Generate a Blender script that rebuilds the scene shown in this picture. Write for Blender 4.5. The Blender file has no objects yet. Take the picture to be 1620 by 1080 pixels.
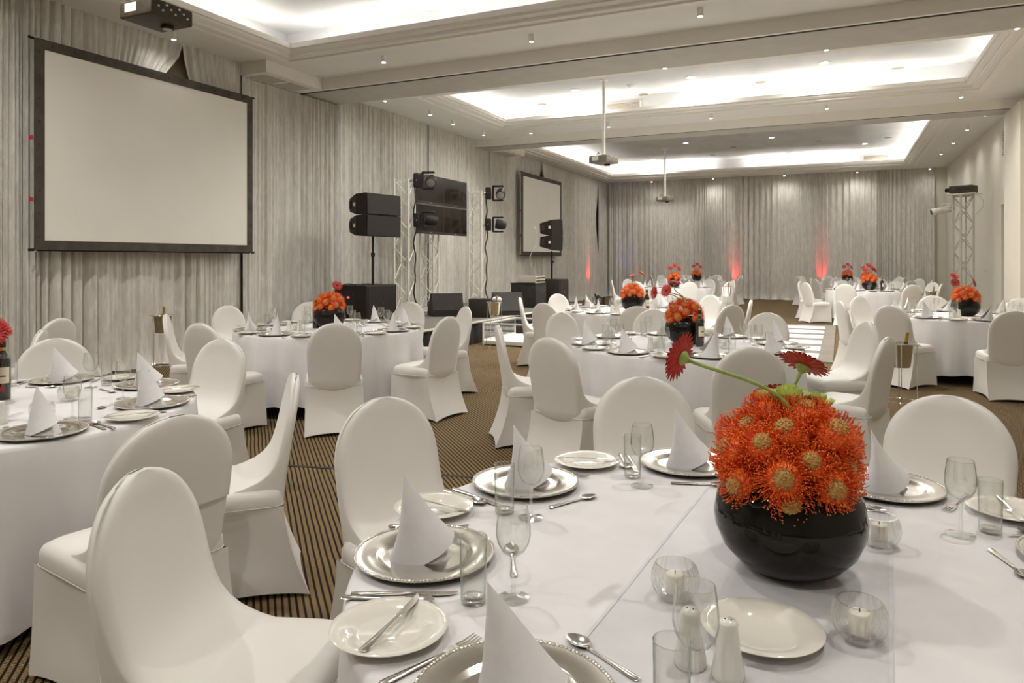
import bpy, math, random
from mathutils import Vector, Matrix, Euler
random.seed(7)
SC = bpy.context.scene
COL = SC.collection
PI = math.pi
# ------------------------------------------------------------------ camera
F = 1131.0; HOR = 411.0; CAMH = 1.45; YAW = math.radians(24.7)
CY, SY = math.cos(YAW), math.sin(YAW)
cd = bpy.data.cameras.new('camera'); cam = bpy.data.objects.new('camera', cd); COL.objects.link(cam)
cam.location = (0, 0, CAMH); cam.rotation_euler = (PI/2, 0, YAW)
cd.sensor_width = 36; cd.lens = F/1620*36; cd.shift_y = -(540-HOR)/1620; cd.clip_start = .05; cd.clip_end = 200
SC.camera = cam
# ------------------------------------------------------------------ world / exposure
w = bpy.data.worlds.new('world'); SC.world = w; w.use_nodes = True
w.node_tree.nodes['Background'].inputs[0].default_value = (.9, .92, 1, 1)
w.node_tree.nodes['Background'].inputs[1].default_value = .05
SC.view_settings.view_transform = 'Standard'; SC.view_settings.look = 'None'
SC.view_settings.gamma = 1; SC.view_settings.use_curve_mapping = False
SC.view_settings.exposure = 0.8
SC.cycles.use_denoising = True
SC.cycles.max_bounces = 10; SC.cycles.diffuse_bounces = 6; SC.cycles.transparent_max_bounces = 24
SC.cycles.sample_clamp_indirect = 6; SC.cycles.caustics_reflective = False; SC.cycles.caustics_refractive = False
COVE_W = (3.0, 2.6, 6.5)   # watts per metre of cove strip
SPOT_W = 170.0
COVE_COL = (1, .95, .87); SPOT_COL = (1, .965, .91)
# room dimensions (metres)
XL, XR, YB, YF = -8.65, 3.2, 27.7, -6.0
HC = 4.53; HB = 4.34
TRAYS = [(-7.5, 2.0, -3.5, 8.35), (-7.0, 2.0, 11.75, 14.9), (-7.85, 1.85, 18.2, 26.15)]  # clear opening x0,x1,y0,y1
def cw(r, z): return (r*CY - z*SY, r*SY + z*CY)          # camera-frame ground (right, forward) -> world x, y
def px(u, v, h):                                           # pixel + height of the surface it lies on
    z = (CAMH-h)*F/(v-HOR); x, y = cw((u-810)/F*z, z); return Vector((x, y, h))
def pz(u, v, z):
    x, y = cw((u-810)/F*z, z); return Vector((x, y, CAMH-(v-HOR)*z/F))

def area(name, loc, rot, sx, sy, watts, col):
    l = bpy.data.lights.new(name, 'AREA'); l.shape = 'RECTANGLE'; l.size = sx; l.size_y = sy; l.energy = watts; l.color = col
    o = bpy.data.objects.new(name, l); COL.objects.link(o); o.location = loc; o.rotation_euler = rot; return o
# cove strips: fluorescent battens lying in the trough behind each tray lip, shining up and inward
def cove_strip(p, q, inward, wpm):
    p, q = Vector(p), Vector(q); L = (q-p).length
    d = (q-p).normalized(); n = (Vector(inward)*.1+Vector((0, 0, 1))).normalized()
    zax = -n; xax = d; yax = zax.cross(xax)
    o = area('cove_batten', (p+q)/2, (0, 0, 0), L, .05, wpm*L, COVE_COL)
    o.rotation_euler = Matrix((xax, yax, zax)).transposed().to_euler()
for ti, (x0, x1, y0, y1) in enumerate(TRAYS):
    z = HC+.1; b = .3
    if ti == 0: segs = [(x0, x1)]
    elif ti == 1: segs = [(x0, -3.9), (-3.05, x1)]
    else: segs = [(x0, -4.2), (-3.05, .35), (.95, x1)]
    for a, c in segs: cove_strip((a, y1+b, z), (c, y1+b, z), (0, -1, 0), COVE_W[ti])
    cove_strip((x0, y0-b, z), (x1, y0-b, z), (0, 1, 0), COVE_W[ti]*.6)
    cove_strip((x0-b, y0, z), (x0-b, y1, z), (1, 0, 0), COVE_W[ti])
    cove_strip((x1+b, y0, z), (x1+b, y1, z), (-1, 0, 0), COVE_W[ti])

# ------------------------------------------------------------------ materials
MAT = {}
def mat(name, col, rough=.5, metal=0, spec=.5, emit=None, es=0, sheen=0, coat=0, fn=None):
    m = bpy.data.materials.new(name); m.use_nodes = True
    nt = m.node_tree; b = nt.nodes['Principled BSDF']
    b.inputs['Base Color'].default_value = (*col, 1); b.inputs['Roughness'].default_value = rough
    b.inputs['Metallic'].default_value = metal; b.inputs['Specular IOR Level'].default_value = spec
    b.inputs['Sheen Weight'].default_value = sheen; b.inputs['Coat Weight'].default_value = coat
    if emit: b.inputs['Emission Color'].default_value = (*emit, 1); b.inputs['Emission Strength'].default_value = es
    if fn: fn(nt, b)
    MAT[name] = m; return m
def N(nt, t, **kw):
    n = nt.nodes.new(t)
    for k, v in kw.items(): setattr(n, k, v)
    return n
def mth(nt, op, a, b=None, c=None):
    n = nt.nodes.new('ShaderNodeMath'); n.operation = op
    for i, v in enumerate((a, b, c)):
        if v is None: continue
        if isinstance(v, (int, float)): n.inputs[i].default_value = v
        else: nt.links.new(v, n.inputs[i])
    return n.outputs[0]
def ramp(nt, src, stops):
    r = N(nt, 'ShaderNodeValToRGB'); nt.links.new(src, r.inputs[0])
    e = r.color_ramp.elements
    while len(e) < len(stops): e.new(.5)
    for el, (p, c) in zip(e, stops): el.position = p; el.color = (*c, 1)
    return r.outputs[0]
def noise_col(c1, c2, scale, stretch=(1, 1, 1), detail=4, bump=0, lo=.35, hi=.65, bscale=None):
    def fn(nt, b):
        tc = N(nt, 'ShaderNodeTexCoord'); mp = N(nt, 'ShaderNodeMapping'); mp.inputs['Scale'].default_value = stretch
        nt.links.new(tc.outputs['Object'], mp.inputs[0])
        nz = N(nt, 'ShaderNodeTexNoise'); nz.inputs['Scale'].default_value = scale; nz.inputs['Detail'].default_value = detail
        nt.links.new(mp.outputs[0], nz.inputs['Vector'])
        nt.links.new(ramp(nt, nz.outputs[0], [(lo, c1), (hi, c2)]), b.inputs['Base Color'])
        if bump:
            bp = N(nt, 'ShaderNodeBump'); bp.inputs['Strength'].default_value = bump; bp.inputs['Distance'].default_value = .01
            nt.links.new(nz.outputs[0], bp.inputs['Height']); nt.links.new(bp.outputs[0], b.inputs['Normal'])
    return fn
mat('ceiling_paint', (.78, .77, .73), .8, fn=noise_col((.77, .76, .72), (.79, .78, .74), 3))
mat('slab_paint', (.66, .66, .66), .8, fn=noise_col((.60, .61, .62), (.70, .69, .68), 1.6, (1, .6, 1), 5))
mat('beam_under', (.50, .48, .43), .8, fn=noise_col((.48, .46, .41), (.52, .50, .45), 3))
mat('wall_cream', (.72, .685, .585), .7, fn=noise_col((.71, .675, .575), (.735, .70, .60), 2.5))
mat('wall_brown', (.28, .22, .14), .8, fn=noise_col((.26, .2, .13), (.3, .24, .15), 6))
mat('trim_white', (.82, .79, .73), .55, fn=noise_col((.81, .78, .72), (.83, .80, .74), 5))
mat('dark', (.012, .01, .009), .6)
mat('black_plastic', (.018, .015, .012), .5, spec=.25, fn=noise_col((.014, .012, .010), (.026, .022, .018), 90))
mat('speaker_black', (.02, .017, .014), .6, spec=.2, fn=noise_col((.016, .013, .010), (.034, .028, .022), 60, bump=.2))
mat('tv_black', (.012, .009, .006), .18, spec=.5, fn=noise_col((.012, .009, .005), (.016, .012, .008), 3))
mat('bezel', (.03, .026, .022), .3, fn=noise_col((.026, .022, .019), (.036, .03, .026), 20))
mat('tv_edge', (.5, .48, .43), .3, .6)
mat('alu', (.76, .73, .65), .4, .25, fn=noise_col((.73, .70, .62), (.79, .76, .68), 14))
mat('alu_darkened', (.50, .475, .42), .45, .3, fn=noise_col((.46, .44, .385), (.54, .51, .455), 14))  # copy of alu, darkened in colour for contrast with the pale wall
mat('steel', (.82, .80, .76), .16, 1, fn=noise_col((.78, .76, .71), (.86, .84, .80), 8))
mat('silver_plate', (.84, .81, .74), .17, 1, fn=noise_col((.78, .75, .68), (.88, .85, .79), 5))
mat('cream_china', (.72, .69, .61), .08, coat=.5, fn=noise_col((.71, .68, .60), (.73, .70, .62), 8))
mat('white_china', (.74, .72, .67), .15, coat=.3, fn=noise_col((.73, .71, .66), (.75, .73, .68), 8))
mat('screen_fabric', (.80, .77, .69), .6, fn=noise_col((.79, .76, .68), (.82, .79, .71), 1.2))
mat('screen_border', (.05, .042, .03), .7, fn=noise_col((.04, .034, .024), (.075, .062, .045), 5))
mat('spandex', (.71, .685, .645), .5, sheen=.15, fn=noise_col((.70, .675, .635), (.725, .70, .66), 4))
mat('cloth_white', (.70, .68, .68), .75, sheen=.1, fn=noise_col((.675, .655, .66), (.725, .705, .70), 9, (1, 1, .4), 6, bump=.15, lo=.3, hi=.7))
mat('napkin_cloth', (.77, .75, .75), .8, sheen=.1, fn=noise_col((.755, .735, .74), (.785, .765, .76), 40, bump=.1))
mat('black_glaze', (.006, .0045, .003), .04, spec=.27, fn=noise_col((.005, .004, .003), (.009, .007, .005), 4))
mat('candle_wax', (.85, .80, .70), .5, fn=noise_col((.83, .78, .68), (.87, .82, .72), 20))
mat('bottle_glass', (.01, .011, .008), .05, coat=1, fn=noise_col((.008, .009, .006), (.014, .015, .01), 5))
mat('green_glass', (.05, .09, .015), .06, coat=1, fn=noise_col((.04, .08, .012), (.06, .11, .02), 6))
mat('gold_foil', (.55, .38, .10), .3, .8, fn=noise_col((.5, .34, .08), (.62, .44, .13), 40))
mat('paper_label', (.78, .70, .52), .7, fn=noise_col((.76, .68, .50), (.80, .73, .55), 30))
mat('red_paint', (.6, .02, .015), .5)
mat('stage_carpet', (.13, .12, .105), .8, fn=noise_col((.115, .105, .092), (.16, .145, .125), 25))
mat('stage_skirt', (.016, .013, .011), .85, fn=noise_col((.012, .010, .008), (.024, .02, .016), 7))
mat('dance_white', (.80, .80, .80), .35, spec=.2, fn=noise_col((.80, .80, .80), (.84, .84, .83), 3))
mat('dance_grey', (.22, .19, .16), .35, spec=.2, fn=noise_col((.2, .175, .145), (.25, .22, .18), 3))
mat('protea_orange', (.84, .15, .016), .5, fn=noise_col((.74, .085, .01), (.92, .22, .025), 60))
mat('protea_style', (.84, .11, .014), .42, fn=noise_col((.74, .05, .008), (.93, .20, .022), 45))
mat('protea_tip', (.85, .20, .04), .5)
mat('protea_center', (.50, .32, .09), .6, fn=noise_col((.46, .17, .025), (.52, .38, .12), 130, bump=.6))
mat('gerbera_red', (.52, .03, .025), .5, fn=noise_col((.42, .016, .014), (.60, .055, .045), 50))
mat('gerbera_pink', (.62, .07, .055), .5, fn=noise_col((.55, .05, .04), (.68, .10, .08), 50))
mat('gerbera_eye', (.12, .03, .015), .7, fn=noise_col((.05, .012, .008), (.22, .06, .03), 120, bump=.5))
mat('stem_green', (.30, .40, .09), .5, fn=noise_col((.25, .34, .07), (.36, .46, .13), 30))
mat('mum_green', (.62, .70, .22), .55, fn=noise_col((.52, .62, .15), (.72, .78, .32), 40))
mat('lamp_glow', (1, 1, 1), .5, emit=(1, .97, .9), es=9)
mat('red_glow', (1, .1, .1), .5, emit=(1, .03, .03), es=4)
mat('blue_glow', (.2, .2, 1), .5, emit=(.15, .15, 1), es=2)
mat('lens_glass', (.30, .285, .26), .3, .2)
mat('lens_dark', (.01, .012, .02), .06, coat=1)
mat('projector_shell', (.05, .04, .025), .5, spec=.3, fn=noise_col((.042, .033, .02), (.06, .048, .03), 20))
mat('projector_grey', (.2, .18, .14), .45, fn=noise_col((.18, .16, .125), (.22, .195, .155), 20))
mat('grille_grey', (.25, .22, .17), .6)
mat('rack_metal', (.62, .58, .48), .4, .4)
mat('cable', (.015, .013, .012), .6)
mat('white_cable', (.7, .68, .62), .6)
def velvet(nt, b):
    tc = N(nt, 'ShaderNodeTexCoord'); mp = N(nt, 'ShaderNodeMapping'); mp.inputs['Scale'].default_value = (1, 1, .22)
    nt.links.new(tc.outputs['Object'], mp.inputs[0])
    n1 = N(nt, 'ShaderNodeTexNoise'); n1.inputs['Scale'].default_value = 14; n1.inputs['Detail'].default_value = 6; n1.inputs['Distortion'].default_value = .6
    n2 = N(nt, 'ShaderNodeTexNoise'); n2.inputs['Scale'].default_value = 45; n2.inputs['Detail'].default_value = 3
    nt.links.new(mp.outputs[0], n1.inputs['Vector']); nt.links.new(mp.outputs[0], n2.inputs['Vector'])
    s = mth(nt, 'ADD', mth(nt, 'MULTIPLY', n1.outputs[0], .65), mth(nt, 'MULTIPLY', n2.outputs[0], .35))
    nt.links.new(ramp(nt, s, [(.36, (.555, .53, .485)), (.52, (.64, .612, .56)), (.68, (.76, .735, .685))]), b.inputs['Base Color'])
    bp = N(nt, 'ShaderNodeBump'); bp.inputs['Strength'].default_value = .2; bp.inputs['Distance'].default_value = .01
    nt.links.new(s, bp.inputs['Height']); nt.links.new(bp.outputs[0], b.inputs['Normal'])
mat('velvet', (.5, .48, .44), .42, sheen=.4, fn=velvet)
def carpet(nt, b):
    tc = N(nt, 'ShaderNodeTexCoord'); mp = N(nt, 'ShaderNodeMapping'); mp.inputs['Rotation'].default_value = (0, 0, math.radians(-45.0))
    nt.links.new(tc.outputs['Object'], mp.inputs[0])
    wob = N(nt, 'ShaderNodeTexNoise'); wob.inputs['Scale'].default_value = 4; nt.links.new(tc.outputs['Object'], wob.inputs['Vector'])
    sp = N(nt, 'ShaderNodeSeparateXYZ'); nt.links.new(mp.outputs[0], sp.inputs[0])
    u = mth(nt, 'ADD', mth(nt, 'MULTIPLY', sp.outputs[0], 1/.0285), mth(nt, 'MULTIPLY', wob.outputs[0], .35))
    fr = mth(nt, 'FRACT', u)
    band = mth(nt, 'SUBTRACT', 1, mth(nt, 'SMOOTH_MIN', 1, mth(nt, 'MULTIPLY', mth(nt, 'ABSOLUTE', mth(nt, 'SUBTRACT', fr, .5)), 2), .05))
    bandm = mth(nt, 'GREATER_THAN', band, .35)
    s1 = mth(nt, 'SINE', mth(nt, 'MULTIPLY', u, 2*PI*2))
    s2 = mth(nt, 'SINE', mth(nt, 'MULTIPLY', sp.outputs[1], 2*PI/.0095))
    dab = mth(nt, 'ADD', mth(nt, 'MULTIPLY', mth(nt, 'MULTIPLY', s1, s2), 1.3), .42)
    dab = mth(nt, 'MINIMUM', 1, mth(nt, 'MAXIMUM', .06, dab))
    nz = N(nt, 'ShaderNodeTexNoise'); nz.inputs['Scale'].default_value = 160; nt.links.new(tc.outputs['Object'], nz.inputs['Vector'])
    k = mth(nt, 'MULTIPLY', mth(nt, 'MULTIPLY', bandm, dab), mth(nt, 'ADD', .5, nz.outputs[0]))
    nt.links.new(ramp(nt, k, [(0, (.018, .010, .007)), (.25, (.10, .06, .03)), (.8, (.36, .25, .115)), (1, (.46, .34, .18))]), b.inputs['Base Color'])
    bp = N(nt, 'ShaderNodeBump'); bp.inputs['Strength'].default_value = .4; bp.inputs['Distance'].default_value = .006
    nt.links.new(k, bp.inputs['Height']); nt.links.new(bp.outputs[0], b.inputs['Normal'])
mat('carpet', (.2, .14, .07), .95, spec=.15, fn=carpet)
def thin_glass(name, tint, strength=1.0, rough=.02, ior=1.45):
    m = bpy.data.materials.new(name); m.use_nodes = True; nt = m.node_tree; nt.nodes.clear()
    out = N(nt, 'ShaderNodeOutputMaterial'); mx = N(nt, 'ShaderNodeMixShader')
    lw = N(nt, 'ShaderNodeLayerWeight'); lw.inputs[0].default_value = .5
    tcol = ramp(nt, lw.outputs['Facing'], [(0, (.985, .985, .98)), (.62, (.955, .96, .95)), (.9, tuple(.5*c+.4 for c in tint)), (1, tint)])
    tr = N(nt, 'ShaderNodeBsdfTransparent'); nt.links.new(tcol, tr.inputs[0])
    gl = N(nt, 'ShaderNodeBsdfGlossy'); gl.inputs['Roughness'].default_value = rough; gl.inputs[0].default_value = (.98, .98, .97, 1)
    fc = mth(nt, 'POWER', lw.outputs['Facing'], 3.2)
    nt.links.new(mth(nt, 'MINIMUM', 1, mth(nt, 'MULTIPLY', mth(nt, 'ADD', .045, mth(nt, 'MULTIPLY', fc, .5)), strength)), mx.inputs[0])
    nt.links.new(tr.outputs[0], mx.inputs[1]); nt.links.new(gl.outputs[0], mx.inputs[2]); nt.links.new(mx.outputs[0], out.inputs[0])
    MAT[name] = m
thin_glass('glass', (.42, .44, .42), 1.3)
thin_glass('glass_green', (.38, .47, .41), 1.3)
thin_glass('glass_rim', (.30, .34, .31), 2.6)
thin_glass('glass_cut', (.55, .56, .54), 2.2, .05)
thin_glass('acrylic', (.8, .82, .82), 1.0)
def organza():
    m = bpy.data.materials.new('organza'); m.use_nodes = True; nt = m.node_tree; b = nt.nodes['Principled BSDF']
    noise_col((.66, .67, .69), (.78, .78, .79), 7, (1, 1, 1), 5)(nt, b); b.inputs['Roughness'].default_value = .35; b.inputs['Sheen Weight'].default_value = .4
    b.inputs['Alpha'].default_value = .6; MAT['organza'] = m
organza()
mat('organza_hem', (.58, .58, .59), .5, fn=noise_col((.55, .55, .56), (.62, .62, .63), 20))

# ------------------------------------------------------------------ mesh helpers
class MB:
    def __init__(s): s.v = []; s.f = []
    def add(s, vs, fs, M=None):
        o = len(s.v)
        s.v += [tuple(M @ Vector(v)) if M is not None else tuple(v) for v in vs]
        s.f += [tuple(i+o for i in f) for f in fs]; return s
    def box(s, c, d, M=None, taper=None):
        x, y, z = d[0]/2, d[1]/2, d[2]/2; t = taper or 1
        vs = [(c[0]+sx*x*(t if sz > 0 else 1), c[1]+sy*y*(t if sz > 0 else 1), c[2]+sz*z) for sz in (-1, 1) for sy in (-1, 1) for sx in (-1, 1)]
        return s.add(vs, [(0, 2, 3, 1), (4, 5, 7, 6), (0, 1, 5, 4), (2, 6, 7, 3), (0, 4, 6, 2), (1, 3, 7, 5)], M)
    def bb(s, x0, x1, y0, y1, z0, z1): return s.box(((x0+x1)/2, (y0+y1)/2, (z0+z1)/2), (x1-x0, y1-y0, z1-z0))
    def rbox(s, c, d, r, M=None, k=3):        # box with rounded edges all round (rounded footprint + rounded top and bottom)
        loops = []
        prof = []
        for i in range(k+1):
            a = PI/2*i/k; prof.append((-d[2]/2+r*(1-math.sin(a)), r*(1-math.cos(a))))
        prof = prof[::-1] and [(-d[2]/2+r*(1-math.cos(PI/2*i/k)), r*(1-math.sin(PI/2*i/k))) for i in range(k+1)]
        prof += [(-z, ins) for z, ins in prof[::-1]]
        for z, ins in prof:
            hx, hy = d[0]/2-ins, d[1]/2-ins; rr = max(r-ins, .0005); lp = []
            for qx, qy, a0 in ((1, 1, 0), (-1, 1, PI/2), (-1, -1, PI), (1, -1, 1.5*PI)):
                for j in range(k+1):
                    a = a0+PI/2*j/k; lp.append((c[0]+qx*(hx-rr)+rr*math.cos(a), c[1]+qy*(hy-rr)+rr*math.sin(a), c[2]+z))
            loops.append(lp)
        return s.loft(loops, True, True, M)
    def loft(s, loops, c0=False, c1=False, M=None, closed=True):
        n = len(loops[0]); vs = [v for l in loops for v in l]; fs = []
        for i in range(len(loops)-1):
            for j in range(n if closed else n-1):
                k = (j+1) % n; fs.append((i*n+j, i*n+k, (i+1)*n+k, (i+1)*n+j))
        if c0: fs.append(tuple(range(n))[::-1])
        if c1: fs.append(tuple(range((len(loops)-1)*n, len(loops)*n)))
        return s.add(vs, fs, M)
    def lathe(s, prof, n=24, M=None, c0=False, c1=False, mod=None):
        loops = []
        for r, z in prof:
            lp = []
            for j in range(n):
                a = 2*PI*j/n; q = r*(mod(a, r, z) if mod else 1); lp.append((q*math.cos(a), q*math.sin(a), z))
            loops.append(lp)
        return s.loft(loops, c0, c1, M)
    def tube(s, pts, r, n=6, caps=True, M=None):
        pts = [Vector(p) for p in pts]; loops = []
        up = Vector((0, 0, 1)); prev = None
        for i, p in enumerate(pts):
            t = (pts[min(i+1, len(pts)-1)]-pts[max(i-1, 0)]).normalized()
            if prev is None: a = t.cross(up if abs(t.z) < .95 else Vector((1, 0, 0))).normalized()
            else: a = (prev-t*prev.dot(t)).normalized()
            prev = a; b = t.cross(a); rr = r[i] if isinstance(r, (list, tuple)) else r
            loops.append([tuple(p+(a*math.cos(2*PI*j/n)+b*math.sin(2*PI*j/n))*rr) for j in range(n)])
        return s.loft(loops, caps, caps, M)
    def cyl(s, p, q, r, n=12, r2=None, M=None): return s.tube([p, q], [r, r if r2 is None else r2], n, True, M)
    def sphere(s, c, r, n=12, m=8, M=None):
        rx, ry, rz = (r, r, r) if isinstance(r, (int, float)) else r
        loops = [[(c[0]+rx*math.sin(PI*i/m)*math.cos(2*PI*j/n), c[1]+ry*math.sin(PI*i/m)*math.sin(2*PI*j/n), c[2]-rz*math.cos(PI*i/m)) for j in range(n)] for i in range(1, m)]
        s.loft(loops, True, True, M); return s
    def mesh(s, name, m, smooth=35, two=False):
        me = bpy.data.meshes.new(name); me.from_pydata(s.v, [], s.f); me.materials.append(MAT[m])
        if smooth:
            me.polygons.foreach_set('use_smooth', [True]*len(me.polygons))
            if smooth < 180: me.set_sharp_from_angle(angle=math.radians(smooth))
        me.update(); return me
    def build(s, name, m, parent=None, smooth=35): return ob(name, s.mesh(name, m, smooth), parent)
def ob(name, data, parent=None, loc=None, rz=None):
    o = bpy.data.objects.new(name, data); COL.objects.link(o)
    if parent is not None: o.parent = parent
    if loc is not None: o.location = loc
    if rz is not None: o.rotation_euler = (0, 0, rz)
    return o
def tag(o, label=None, cat=None, group=None, kind=None):
    if label: o['label'] = label
    if cat: o['category'] = cat
    if group: o['group'] = group
    if kind: o['kind'] = kind
    return o
def thing(name, label, cat, loc=(0, 0, 0), rz=0, group=None):
    o = ob(name, None, None, loc, rz); o.empty_display_size = .1; return tag(o, label, cat, group)
def struct(name, mb, m, parent=None, smooth=0):
    o = mb.build(name, m, parent, smooth)
    if parent is None: o['kind'] = 'structure'
    return o
def stamp(name, parts, label, cat, loc, rz=0, group=None, scale=1, rot=None):
    """place one individual: parts = [(part name, mesh, [sub parts])] or a single mesh"""
    if isinstance(parts, bpy.types.Mesh):
        o = ob(name, parts, None, loc, rz)
    else:
        o = ob(name, None, None, loc, rz); o.empty_display_size = .1
        for pn, me, *sub in parts:
            c = ob(pn, me, o)
            if pn in ('styles', 'style_tips', 'beaded_rim', 'petals'): c['kind'] = 'stuff'
            for sn, sm in (sub[0] if sub else []): ob(sn, sm, c)
    if rot is not None: o.rotation_euler = rot
    o.scale = (scale,)*3 if isinstance(scale, (int, float)) else scale
    return tag(o, label, cat, group)
def T(x=0, y=0, z=0): return Matrix.Translation((x, y, z))
def RZ(a): return Matrix.Rotation(a, 4, 'Z')
def RX(a): return Matrix.Rotation(a, 4, 'X')
def RY(a): return Matrix.Rotation(a, 4, 'Y')

# ================================================================== THE ROOM
struct('floor', MB().add([(XL-.3, YF, 0), (XR+1.5, YF, 0), (XR+1.5, YB+.3, 0), (XL-.3, YB+.3, 0)], [(0, 1, 2, 3)]), 'carpet')
def strip(p, q, wd, h):
    p, q = Vector((p[0], p[1], 0)), Vector((q[0], q[1], 0)); d = (q-p).normalized(); n = Vector((-d.y, d.x, 0))*wd/2
    a = [p-n, q-n, q+n, p+n]; return MB().add([(*v.xy, 0) for v in a]+[(*v.xy, h) for v in a], [(4, 5, 6, 7), (0, 1, 5, 4), (1, 2, 6, 5), (2, 3, 7, 6), (3, 0, 4, 7)])
s0, s1 = px(330, 729, 0), px(1000, 770, 0)
struct('trim_5', strip(s0, s1, .028, .004), 'dark')
# walls
struct('wall_left', MB().bb(XL-.2, XL, YF, YB+.2, 0, HC+.8), 'wall_brown')
struct('wall_back', MB().bb(XL-.2, XR+.2, YB, YB+.2, 0, HC+.8), 'wall_cream')
struct('wall_front', MB().bb(XL-.2, XR+.2, YF-.2, YF, 0, HC+.8), 'wall_cream')
DY0, DY1, DZ = 17.45, 18.75, 2.66
wr = MB(); wr.bb(XR, XR+.3, YF, DY0, 0, HC+.8); wr.bb(XR, XR+.3, DY1, YB+.2, 0, HC+.8); wr.bb(XR, XR+.3, DY0, DY1, DZ, HC+.8)
struct('wall_right', wr, 'wall_cream')
struct('trim_1', MB().bb(2.95, XR, 15.6, 17.0, 0, HB), 'wall_cream')                    # pilaster under the second beam
d = struct('door_1', MB().bb(XR+.2, XR+.26, DY0, DY1, 0, DZ), 'dark')
MB().bb(XR+.18, XR+.2, DY0+.08, DY0+.14, .9, 1.05).build('door_handle', 'steel', d)
struct('baseboard_right', MB().bb(XR-.02, XR, 18.8, YB, 0, .1), 'trim_white')
vt = thing('wall_vent', 'small pale grille high on the right wall above the door', 'vent', (XR-.001, 18.45, 4.0))
MB().bb(-.012, 0, -.1, .1, -.28, .28).build('frame', 'grille_grey', vt, 0)
sl = MB().bb(-.02, -.012, -.085, .085, -.008, .008).mesh('louvre', 'trim_white', 0)
for i in range(12): ob('louvre', sl, vt, (0, 0, -.25+i*.045))

# ceiling: soffit with three recessed trays
cl = MB(); b = .12
ys = [YF-.2] 
for (x0, x1, y0, y1) in TRAYS:
    ys += [y0-b, y1+b]
ys.append(YB+.2)
for i in range(0, len(ys)-1, 2): cl.bb(XL-.2, XR+.3, ys[i], ys[i+1], HC, HC+.06)
for (x0, x1, y0, y1) in TRAYS:
    cl.bb(XL-.2, x0-b, y0-b, y1+b, HC, HC+.06); cl.bb(x1+b, XR+.3, y0-b, y1+b, HC, HC+.06)
ceil = struct('ceiling', cl, 'ceiling_paint')
def ring(mb, r, prof):
    x0, x1, y0, y1 = r
    loops = []
    for o, z in prof: loops.append([(x0-o, y0-o, z), (x1+o, y0-o, z), (x1+o, y1+o, z), (x0-o, y1+o, z)])
    return mb.loft(loops)
for ti, t in enumerate(TRAYS):
    # stepped cornice lip
    prof = [(.36, HC+.0), (.36, HC-.025), (.25, HC-.025), (.25, HC+.005), (.22, HC+.005), (.14, HC-.005), (.14, HC+.035), (.10, HC+.035), (.04, HC+.06), (.04, HC+.09), (0, HC+.09), (0, HC+.165), (.05, HC+.165), (.05, HC+.06)]
    struct('cornice', ring(MB(), t, prof), 'trim_white', ceil)
    SH = HC+.55
    ring_o = MB(); ring(ring_o, t, [(.06, HC+.061), (.6, HC+.061), (.6, SH)])
    struct('cove_trough', ring_o, 'slab_paint', ceil)
    x0, x1, y0, y1 = t
    struct('tray_panel', MB().bb(x0-.65, x1+.65, y0-.65, y1+.65, SH, SH+.05), 'slab_paint', ceil)
SLAB = HC+.55
# beams between bays
def beam(name, y0, y1, box0, box1):
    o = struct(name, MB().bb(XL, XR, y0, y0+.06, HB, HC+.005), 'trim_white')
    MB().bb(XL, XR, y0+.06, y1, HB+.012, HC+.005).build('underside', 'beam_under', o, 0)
    MB().bb(XL, XR, y0+.1, y0+.135, HB+.002, HB+.012).build('partition_track', 'dark', o, 0)
    MB().bb(XL, -8.02, box0, box1, HB, HC+.005).build('track_pocket', 'trim_white', o, 0)
    for k in range(2):
        yy = box0+.12+k*(box1-box0-.2)*.5; hw = (box1-box0-.25)/2
        MB().bb(XL+.16, -8.15, yy, yy+hw-.04, HB-.002, HB).build('access_hatch', 'beam_under', o, 0)
    return o
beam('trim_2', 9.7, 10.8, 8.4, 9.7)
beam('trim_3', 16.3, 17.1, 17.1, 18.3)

# ------------------------------------------------------------------ ceiling fittings
dl_can = MB().cyl((0, 0, 0), (0, 0, -.10), .035, 14).mesh('housing', 'trim_white')
dl_len = MB().cyl((0, 0, -.10), (0, 0, -.104), .028, 14).mesh('lens', 'lamp_glow')
dl_rim = MB().lathe([(.10, 0), (.10, -.012), (.075, -.012), (.07, -.002)], 20).mesh('rim', 'trim_white')
dl_big = MB().cyl((0, 0, -.001), (0, 0, -.006), .072, 20).mesh('lens', 'lamp_glow')
def spot(parent, z, watts, deg=168, col=SPOT_COL, rad=.06):
    l = bpy.data.lights.new('downlight_lamp', 'SPOT'); l.energy = watts; l.spot_size = math.radians(deg); l.spot_blend = 1; l.color = col; l.shadow_soft_size = rad
    o = bpy.data.objects.new('downlight_lamp', l); COL.objects.link(o); o.parent = parent; o.location = (0, 0, z); return o
ORD = ['leftmost', 'second from left', 'third from left', 'fourth from left', 'fifth from left', 'sixth from left', 'seventh from left', 'eighth from left', 'ninth from left', 'tenth from left', 'eleventh from left', 'twelfth from left']
SOF = {'on the soffit before the nearest beam': (.55, [(607, 100), (841, 67), (1108, 27)]), 'over the large screen': (.10, [(267, 65)]),
       'just behind the nearest beam': (1.0, [(690, 147), (838, 130), (1048, 105), (1307, 75), (1614, 40)]),
       'along the left drape of the middle bay': (.14, [(609, 161), (681, 183), (717, 198), (765, 215)]),
       'before the second beam': (.8, [(840, 212), (963, 202), (1125, 188), (1308, 173), (1521, 155)]),
       'just behind the second beam': (.35, [(1207, 208), (1382, 195), (1559, 184)]), 'along the far right wall': (.22, [(1489, 245), (1508, 228), (1530, 207)]),
       'along the rear drape': (.12, [(1031, 285), (1128, 280), (1241, 275), (1356, 269), (1471, 263)])}
def on_soffit(p):
    if 9.7 < p.y < 10.9 or 16.3 < p.y < 17.15: return HB
    return HC
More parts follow.
